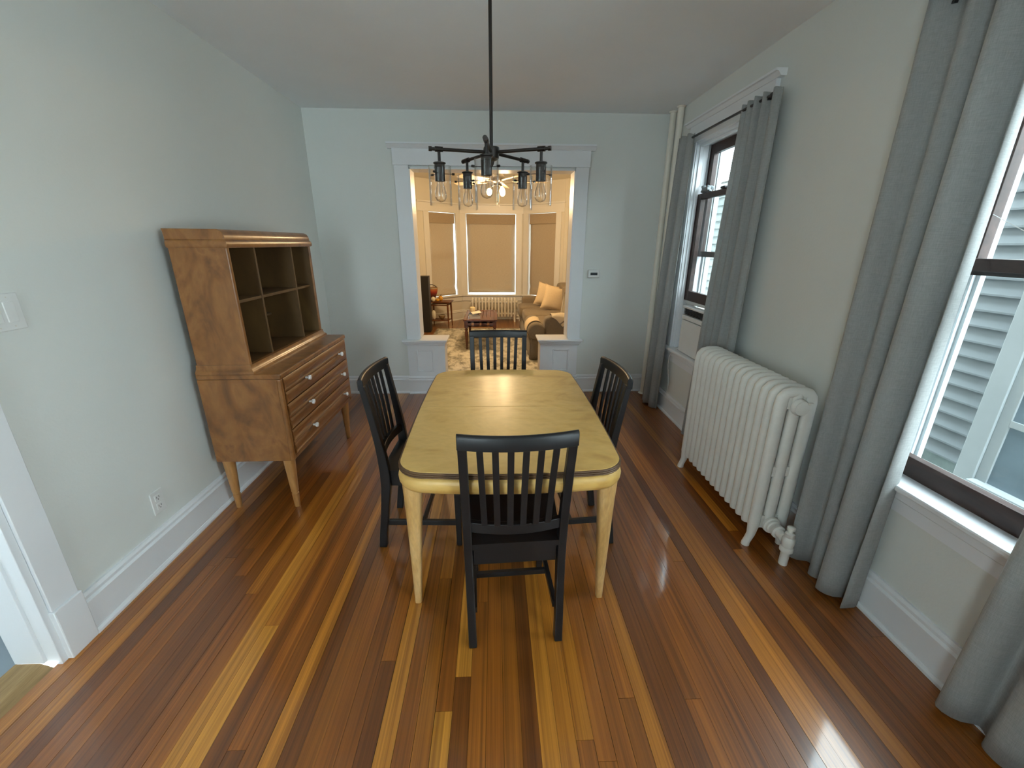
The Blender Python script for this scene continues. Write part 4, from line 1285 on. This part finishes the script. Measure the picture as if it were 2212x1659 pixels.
fr_ = bay(5, P[2], P[3], 0.125, 0.80, 'bay_right')
roman_shade('tan fabric shade in the left bay window', fl, 0.25, 0.885, 0.515, 0.018, 0.030)
roman_shade('tan fabric shade in the wide centre bay window above the small radiator', fc, 0.115, 1.100, 0.545, 0.024, 0.026)
roman_shade('tan fabric shade in the right bay window behind the sofa', fr_, 0.125, 0.80, 0.52, 0.032, 0.014)
radiator('small cream column radiator under the centre bay window', 14, 0.064, 0.18, 0.47, (-0.505, 8.235, 0), 0, 'cream_trim', valve=False, fill=0.30)
bpy.data.objects[[o.name for o in bpy.data.objects if o.get('label', '').startswith('small cream column')][0]].rotation_euler = (0, 0, 0)

# turn the bay radiator so its front faces the room (front = -Y)
rb = [o for o in bpy.data.objects if o.get('label', '').startswith('small cream column')][0]
rb.location = (0.435, 8.30, 0)
rb.rotation_euler = (0, 0, R_(90))
for s, xx in ((-1, -0.575), (1, 0.515)):
    t = thing('radiator_valve', 'cream pipe valve at the %s end of the bay radiator' % ('left' if s < 0 else 'right'), 'valve', (xx, 8.40, 0))
    MB().lathe([(0.018, 0.0), (0.018, 0.08), (0.028, 0.085), (0.028, 0.13), (0.016, 0.14), (0.030, 0.15), (0.030, 0.165), (0.010, 0.17)], n=16).build('body', 'cream_trim', t, smooth=True)
    MB().tube([(0, 0, 0.11), (-s * 0.075, 0, 0.115)], 0.016, 12).build('tailpiece', 'cream_trim', t, smooth=True)

# ------------------------------------------------------------------ living room furniture
rug = MB().grid(lambda u, v: (-1.0 + 2.2 * u, -1.48 + 2.8 * v, 0.010 + 0.0015 * math.sin(40 * u) * math.sin(37 * v)), 40, 50)
rug = rug.build('area_rug', 'rug_pile', None, smooth=True, solid=0.008)
rug.location = (-0.05, 6.28, 0.0)
tag(rug, 'cream and grey distressed area rug on the living room floor', 'rug')

def coffee_table():
    t = thing('coffee_table', 'dark cherry coffee table with turned legs and slatted top on the rug', 'coffee table', (-0.205, 6.43, 0.015))
    W2, L2, Zt = 0.245, 0.47, 0.440
    MB().box(-W2, -W2 + 0.05, -L2, L2, Zt - 0.022, Zt).build('top_frame', 'cherry_table', t, bevel=0.004)
    box('top_frame', 'cherry_table', W2 - 0.05, W2, -L2, L2, Zt - 0.022, Zt, t, 0.004)
    box('top_frame', 'cherry_table', -W2 + 0.05, W2 - 0.05, -L2, -L2 + 0.09, Zt - 0.022, Zt, t, 0.004)
    box('top_frame', 'cherry_table', -W2 + 0.05, W2 - 0.05, L2 - 0.09, L2, Zt - 0.022, Zt, t, 0.004)
    n = 7
    w = (2 * W2 - 0.10) / n
    for k in range(n):
        x0 = -W2 + 0.05 + k * w
        box('top_slat', 'cherry_table', x0 + 0.003, x0 + w - 0.003, -L2 + 0.09, L2 - 0.09, Zt - 0.024, Zt - 0.002, t)
    for s in (-1, 1):
        # end apron with a pierced arch: built as a frame round the cut-outs
        m = MB()
        y0, y1 = sorted((s * (L2 - 0.035), s * (L2 - 0.055)))
        za, zb = Zt - 0.105, Zt - 0.022
        m.box(-W2 + 0.03, W2 - 0.03, y0, y1, zb - 0.030, zb)
        m.box(-W2 + 0.03, W2 - 0.03, y0, y1, za, za + 0.016)
        for a, b in ((-W2 + 0.03, -0.13), (-0.095, -0.012), (0.012, 0.095), (0.13, W2 - 0.03)):
            m.box(a, b, y0, y1, za, zb)
        m.build('end_apron', 'cherry_table', t)
        x0, x1 = sorted((s * (W2 - 0.035), s * (W2 - 0.055)))
        box('side_apron', 'cherry_table', x0, x1, -L2 + 0.06, L2 - 0.06, za, zb, t)
    for sx in (-1, 1):
        for sy in (-1, 1):
            x, y = sx * (W2 - 0.04), sy * (L2 - 0.045)
            m = MB().box(x - 0.026, x + 0.026, y - 0.026, y + 0.026, 0.325, Zt - 0.022)
            m.lathe([(0.010, 0.0), (0.014, 0.006), (0.016, 0.02), (0.013, 0.035), (0.018, 0.10), (0.024, 0.20), (0.026, 0.255), (0.018, 0.275), (0.024, 0.285), (0.024, 0.295), (0.016, 0.305), (0.026, 0.325)], (x, y, 0), 16)
            m.build('leg', 'cherry_table', t, smooth=True)
coffee_table()
def book(label, loc, rz, w, d, h, cover, tilt=0.0):
    t = thing('book', label, 'book', loc, rz)
    t.rotation_euler = (0, tilt, rz)
    m = MB().box(-w / 2, w / 2, -d / 2, d / 2, 0, 0.003)
    m.box(-w / 2, w / 2, -d / 2, d / 2, h - 0.003, h)
    m.box(-w / 2, -w / 2 + 0.003, -d / 2, d / 2, 0.003, h - 0.003)
    m.build('cover', cover, t)
    box('pages', 'book_paper', -w / 2 + 0.003, w / 2 - 0.004, -d / 2 + 0.004, d / 2 - 0.004, 0.003, h - 0.003, t)
zt = 0.457
book('thick grey book lying at the bottom of the stack on the coffee table', (-0.290, 6.14, zt), R_(4), 0.165, 0.24, 0.040, 'book_grey')
book('cream book with dark pages lying askew on the thick grey book', (-0.292, 6.17, zt + 0.0405), R_(-6), 0.155, 0.22, 0.022, 'book_navy')
book('thin cream booklet tilted on top of the book stack', (-0.268, 6.13, zt + 0.074), R_(12), 0.13, 0.19, 0.007, 'book_cream', R_(-9))
cd = thing('candle', 'short cream pillar candle on the coffee table behind the books', 'candle', (-0.335, 6.45, zt))
MB().lathe([(0.038, 0.0), (0.040, 0.004), (0.040, 0.105), (0.037, 0.110), (0.030, 0.104), (0.004, 0.102)], n=24).build('wax', 'candle_wax', cd, smooth=True)
MB().tube([(0, 0, 0.10), (0.002, 0, 0.115)], 0.0012, 6).build('wick', 'rubber_black', cd)

def media_tower():
    t = thing('black_cabinet', 'tall plain black cabinet just behind the left door casing', 'cabinet', (-1.235, 7.40, 0.0))
    box('carcass', 'matte_black', -0.115, 0.115, -0.10, 0.10, 0.012, 0.945, t, 0.002)
    box('top', 'matte_black', -0.117, 0.117, -0.102, 0.102, 0.945, 0.958, t, 0.002)
    box('plinth', 'matte_black', -0.11, 0.11, -0.09, 0.09, 0.0, 0.012, t)
media_tower()
def side_table():
    t = thing('side_table', 'two-tier teak side table with tapered legs by the left bay window', 'side table', (-1.0, 7.84, 0.0), R_(-8))
    MB().prism([(-0.21, -0.16), (0.20, -0.17), (0.215, -0.15), (0.215, 0.15), (0.20, 0.17), (-0.21, 0.16)], 2, 0.462, 0.482).build('top', 'teak_side', t, bevel=0.005)
    box('lower_shelf', 'teak_side', -0.17, 0.165, -0.13, 0.13, 0.125, 0.138, t, 0.003)
    for sx in (-1, 1):
        for sy in (-1, 1):
            MB().tube([(sx * 0.165, sy * 0.125, 0.465), (sx * 0.168, sy * 0.128, 0.36), (sx * 0.176, sy * 0.138, 0.0)], [0.015, 0.018, 0.009], 12).build('leg', 'teak_side', t, smooth=True)
    for s in (-1, 1):
        box('rail', 'teak_side', -0.16, 0.16, s * 0.118 - 0.008, s * 0.118 + 0.008, 0.405, 0.425, t)
        box('rail', 'teak_side', s * 0.155 - 0.008, s * 0.155 + 0.008, -0.12, 0.12, 0.405, 0.425, t)
side_table()
def urn():
    t = thing('basket_planter', 'tapered red and brown painted basket with strap handle on the side table', 'basket', (-1.150, 7.86, 0.483))
    MB().lathe([(0.045, 0.0), (0.05, 0.01), (0.062, 0.05), (0.088, 0.11), (0.104, 0.17), (0.108, 0.215), (0.106, 0.225), (0.098, 0.225), (0.094, 0.17), (0.04, 0.02)], n=28).build('body', 'painted_basket', t, smooth=True)
    MB().lathe([(0.104, 0.212), (0.112, 0.214), (0.114, 0.228), (0.110, 0.238), (0.100, 0.238), (0.098, 0.214)], n=28, cap=False).build('rim', 'ceramic_bowl', t, smooth=True)
    MB().tube([(0.105, 0, 0.232), (0.07, 0, 0.262), (0.02, 0.0, 0.288), (-0.04, 0, 0.288), (-0.085, 0, 0.262), (-0.105, 0, 0.232)], 0.006, 10, ry=0.012).build('handle', 'leather_strap', t, smooth=True)
    m = MB()
    for a in (40, 140, 250):
        m.tube([(0.05 * math.cos(R_(a)), 0.05 * math.sin(R_(a)), 0.0), (0.056 * math.cos(R_(a)), 0.056 * math.sin(R_(a)), -0.0005)], 0.006, 6)
urn()
def gourd(label, loc, r, mat, sc, stem=True, ribs=0):
    t = thing('gourd', label, 'gourd', loc)
    m = MB().sphere((0, 0, 0), r, 24, 12, sc)
    if ribs:
        def w(p):
            a = math.atan2(p.y, p.x)
            k = 1 + 0.06 * math.cos(ribs * a)
            return Vector((p.x * k, p.y * k, p.z))
        m.xf(w)
    zm = min(p[2] for p in m.v)
    m.xf(lambda p: Vector((p.x, p.y, p.z - zm)))
    m.build('body', mat, t, smooth=True)
    if stem:
        MB().tube([(0, 0, -zm * 1.85), (0.004, 0, -zm * 2 + 0.012), (0.012, 0.004, -zm * 2 + 0.024)], [0.006, 0.0045, 0.004], 8).build('stem', 'leather_strap', t, smooth=True)
gourd('small round white gourd on the side table in front of the basket', (-1.110, 7.715, 0.483), 0.042, 'gourd_white', (0.95, 0.95, 1.05))
gourd('bright orange ribbed gourd on the side table right of the basket', (-0.985, 7.80, 0.483), 0.042, 'gourd_orange', (0.95, 0.9, 1.15), ribs=8)
gourd('small yellow gourd beside the orange one on the side table', (-1.035, 7.735, 0.483), 0.030, 'gourd_orange', (1.2, 0.9, 0.9), ribs=6)
gourd('tall pale bottle gourd on the lower shelf of the side table', (-1.125, 7.80, 0.139), 0.055, 'gourd_white', (0.75, 0.75, 1.6))
bw = thing('bowl', 'brown stoneware bowl lying on the lower shelf of the side table', 'bowl', (-0.985, 7.86, 0.139))
MB().lathe([(0.022, 0.0), (0.028, 0.004), (0.05, 0.025), (0.064, 0.06), (0.066, 0.075), (0.061, 0.075), (0.055, 0.055), (0.03, 0.02)], n=24).build('vessel', 'ceramic_bowl', bw, smooth=True)
MB().lathe([(0.060, 0.072), (0.0675, 0.073), (0.0675, 0.08), (0.060, 0.08)], n=24, cap=False).build('rim', 'gourd_white', bw, smooth=True)

def puff(hx, hy, hz, e=0.35, n=18, m=12):
    """soft cushion shape: superellipsoid"""
    q = MB()
    def fn(u, v):
        a = 2 * math.pi * u
        b = math.pi * (v - 0.5)
        f = lambda c, k: math.copysign(abs(c) ** k, c)
        return (hx * f(math.cos(b), e) * f(math.cos(a), e), hy * f(math.cos(b), e) * f(math.sin(a), e), hz * f(math.sin(b), e))
    return q.grid(fn, n * 2, m)
def sofa():
    t = thing('sofa', 'low taupe slipcovered sofa along the right side of the living room', 'sofa', (0.95, 6.55, 0.016))
    S = 'sofa_weave'
    def part(name, hx, hy, hz, c, e=0.3, mat=S):
        o = puff(hx, hy, hz, e).build(name, mat, t, smooth=True)
        o.location = c
        return o
    part('base', 0.40, 1.16, 0.13, (-0.05, 0.0, 0.165), 0.12)
    part('seat_cushion', 0.43, 0.36, 0.095, (-0.06, -0.56, 0.345), 0.25)
    part('seat_cushion', 0.43, 0.36, 0.095, (-0.06, 0.16, 0.355), 0.25)
    part('seat_cushion', 0.43, 0.30, 0.10, (-0.10, 0.82, 0.36), 0.25)
    part('backrest', 0.14, 1.14, 0.22, (0.40, 0.0, 0.50), 0.25)
    part('back_cushion', 0.11, 0.36, 0.21, (0.26, -0.56, 0.60), 0.4)
    part('back_cushion', 0.11, 0.36, 0.21, (0.26, 0.16, 0.61), 0.4)
    part('back_cushion', 0.12, 0.30, 0.21, (0.27, 0.80, 0.62), 0.4)
    # near section turns its back to the dining room: rolled arm at its left end, padded back
    box('arm', 'sofa_slipcover', -0.475, -0.325, -1.13, -0.42, 0.012, 0.36, t, 0.03)
    MB().tube([(-0.40, -1.165, 0.378), (-0.40, -1.150, 0.378), (-0.40, -1.10, 0.378), (-0.40, -0.46, 0.378), (-0.40, -0.42, 0.378)], [0.085, 0.107, 0.114, 0.114, 0.09], 24).build('arm_roll', 'sofa_slipcover', t, smooth=True)
    part('backrest', 0.385, 0.095, 0.275, (0.09, -1.045, 0.300), 0.22, 'sofa_slipcover')
    part('arm', 0.42, 0.13, 0.20, (-0.03, 1.19, 0.36), 0.2)
    # skirt with corner pleat
    def skirt(u, v):
        x = -0.478 + 0.95 * u
        return (x, -1.148 - 0.006 * math.sin(40 * u) * (1 - v), 0.002 + 0.27 * v)
    MB().grid(skirt, 40, 4).build('skirt', 'sofa_slipcover', t, smooth=True, solid=0.006)
    def skirt2(u, v):
        return (-0.482 - 0.006 * math.sin(60 * u) * (1 - v), -1.145 + 2.3 * u, 0.002 + 0.25 * v)
    MB().grid(skirt2, 60, 4).build('skirt', 'sofa_slipcover', t, smooth=True, solid=0.006)
sofa()
def pillow(label, loc, rot, s, mat):
    t = thing('throw_pillow', label, 'pillow', loc)
    t.rotation_euler = rot
    m = MB()
    def fn(sg):
        def g(u, v):
            a, b = 2 * u - 1, 2 * v - 1
            k = 1 - 0.10 * (1 - a * a) * abs(b) ** 3
            l = 1 - 0.10 * (1 - b * b) * abs(a) ** 3
            th = 0.075 * ((1 - a * a) * (1 - b * b)) ** 0.45
            return (a * s * l, sg * th, b * s * k)
        return g
    m.grid(fn(1), 16, 16).grid(fn(-1), 16, 16)
    m.build('cushion', mat, t, smooth=True)
    pts = []
    for i in range(64):
        q = i / 64 * 4
        side, f = int(q), q - int(q)
        a, b = [(2 * f - 1, -1), (1, 2 * f - 1), (1 - 2 * f, 1), (-1, 1 - 2 * f)][side]
        k = 1 - 0.10 * (1 - a * a) * abs(b) ** 3
        l = 1 - 0.10 * (1 - b * b) * abs(a) ** 3
        pts.append((a * s * l, 0, b * s * k))
    MB().tube(pts + [pts[0]], 0.005, 6).build('piping', mat, t, smooth=True)
pillow('square cream pillow at the back of the sofa, half hidden behind another', (0.90, 7.20, 0.655), (R_(-14), R_(14), R_(-6)), 0.19, 'pillow_cream')
pillow('square cream pillow leaning in front of the other on the sofa', (0.98, 6.86, 0.640), (R_(-16), R_(16), R_(6)), 0.20, 'pillow_cream')
pillow('grey cushion standing behind the striped throw on the sofa', (1.10, 6.02, 0.60), (R_(-12), R_(22), R_(35)), 0.19, 'pillow_grey')
def throw():
    L0 = 0.62
    path = [(0.30, 0.44), (0.22, 0.50), (0.115, 0.575), (0.06, 0.598), (0.0, 0.604), (-0.06, 0.598), (-0.098, 0.575), (-0.112, 0.535), (-0.118, 0.45), (-0.122, 0.36), (-0.124, 0.28), (-0.126, 0.20)]
    def at(f):
        f = max(0, min(f, len(path) - 1.001))
        i = int(f)
        g = f - i
        return (path[i][0] + (path[i + 1][0] - path[i][0]) * g, path[i][1] + (path[i + 1][1] - path[i][1]) * g)
    def fn(u, v):
        # u along the back; v from the seat side over the top and down the near side; the near edge hangs lower to the right
        end = 6.2 + 5.2 * min(1.0, u * 1.5)
        y, z = at(v * end)
        x = -0.235 + 0.62 * u
        return (x, y - 0.002 + 0.004 * math.sin(18 * u + 5 * v), z + 0.004 * math.sin(23 * u + 7 * v))
    o = MB().grid(fn, 28, 34).build('throw_blanket', 'throw_striped', None, smooth=True, solid=0.007)
    uv = o.data.uv_layers.new(name='UVMap')
    for poly in o.data.polygons:
        for li in poly.loop_indices:
            p = o.data.vertices[o.data.loops[li].vertex_index].co
            sdist = (p.x + 0.235) * 0.62 + (0.60 - p.z) * 0.78
            uv.data[li].uv = (0.30 + sdist / 0.62 if p.y < -0.05 else 0.2, 0.5)
    o.location = (0.98, 5.505, 0.016)
    tag(o, 'cream throw with grey stripes hanging over the padded back of the sofa', 'blanket')
    def fn2(u, v):
        a = R_(60 + 190 * v)
        r = 0.124 + 0.003 * math.sin(9 * u + 6 * v)
        return (r * math.cos(a), 0.36 * u, 0.0 + r * math.sin(a) - (0.10 * max(0, v - 0.75) if v > 0.75 else 0))
    o = MB().grid(fn2, 12, 22).build('cream_blanket', 'pillow_cream', None, smooth=True, solid=0.007)
    o.location = (0.55, 5.52, 0.394)
    tag(o, 'cream blanket wrapped over the rolled arm of the sofa', 'blanket')
throw()

# ------------------------------------------------------------------ ceiling fan with lamps
def ceiling_fan():
    cx_, cy_, cz_ = 0.06, 6.05, 2.27
    zc = ZC - 0.02 - cz_
    t = thing('ceiling_fan', 'ceiling fan with pale blades and lit glass lamps in the living room', 'ceiling fan', (cx_, cy_, cz_))
    MB().lathe([(0.065, zc), (0.062, zc - 0.03), (0.03, zc - 0.05), (0.014, zc - 0.055)], n=24).build('canopy', 'brushed_nickel', t, smooth=True)
    MB().tube([(0, 0, zc), (0, 0, 0.05)], 0.012, 12).build('downrod', 'brushed_nickel', t, smooth=True)
    MB().lathe([(0.02, 0.085), (0.07, 0.075), (0.092, 0.05), (0.095, 0.01), (0.08, -0.02), (0.05, -0.03), (0.045, -0.055), (0.02, -0.06)], n=28).build('motor', 'brushed_nickel', t, smooth=True)
    for k in range(5):
        a = R_(8 + 72 * k)
        rot = Matrix.Rotation(a, 3, 'Z')
        pit = Matrix.Rotation(R_(11), 3, 'X')
        f = lambda p: rot @ (pit @ p)
        MB().prism([(0.20, -0.052), (0.62, -0.068), (0.66, -0.05), (0.67, 0.0), (0.66, 0.05), (0.62, 0.068), (0.20, 0.052)], 2, -0.004, 0.004).xf(f).build('blade', 'fan_blade_paint', t, bevel=0.002)
        MB().box(0.07, 0.26, -0.016, 0.016, -0.010, -0.004).xf(f).build('blade_iron', 'brushed_nickel', t)
    for k in range(3):
        a = R_(-62 + 120 * k)
        d = Vector((math.cos(a), math.sin(a), 0))
        p0, p1 = d * 0.03 + Vector((0, 0, -0.045)), d * 0.085 + Vector((0, 0, -0.06))
        sk = MB().tube([p0, p1, p1 + d * 0.012 + Vector((0, 0, -0.022))], [0.009, 0.011, 0.02], 12).build('lamp_holder', 'brushed_nickel', t, smooth=True)
        c = p1 + d * 0.03 + Vector((0, 0, -0.07))
        MB().sphere((c.x, c.y, c.z), 0.036, 18, 12, (1, 1, 1.25)).build('lamp_bulb', 'lamp_frosted', sk, smooth=True)
        l = bpy.data.lights.new('lamp_light', 'POINT')
        l.energy = LAMP_POWER / 3
        l.color = (1.0, 0.69, 0.37)
        l.shadow_soft_size = 0.05
        lo = bpy.data.objects.new('lamp_light', l)
        COL.objects.link(lo)
        lo.parent = t
        lo.location = c + d * 0.05 + Vector((0, 0, -0.06))
    ch1 = MB().tube([(0.01, -0.05, -0.05), (0.01, -0.05, -0.30)], 0.0012, 6)
    ch1.tube([(0.01, -0.05, -0.295), (0.01, -0.05, -0.325)], 0.005, 8)
    ch1.build('pull_chain', 'brushed_nickel', t)
    ch2 = MB().tube([(-0.015, -0.045, -0.05), (-0.015, -0.045, -0.275)], 0.0012, 6)
    ch2.tube([(-0.015, -0.045, -0.27), (-0.015, -0.045, -0.30)], 0.005, 8)
    ch2.build('pull_chain', 'brushed_nickel', t)
ceiling_fan()
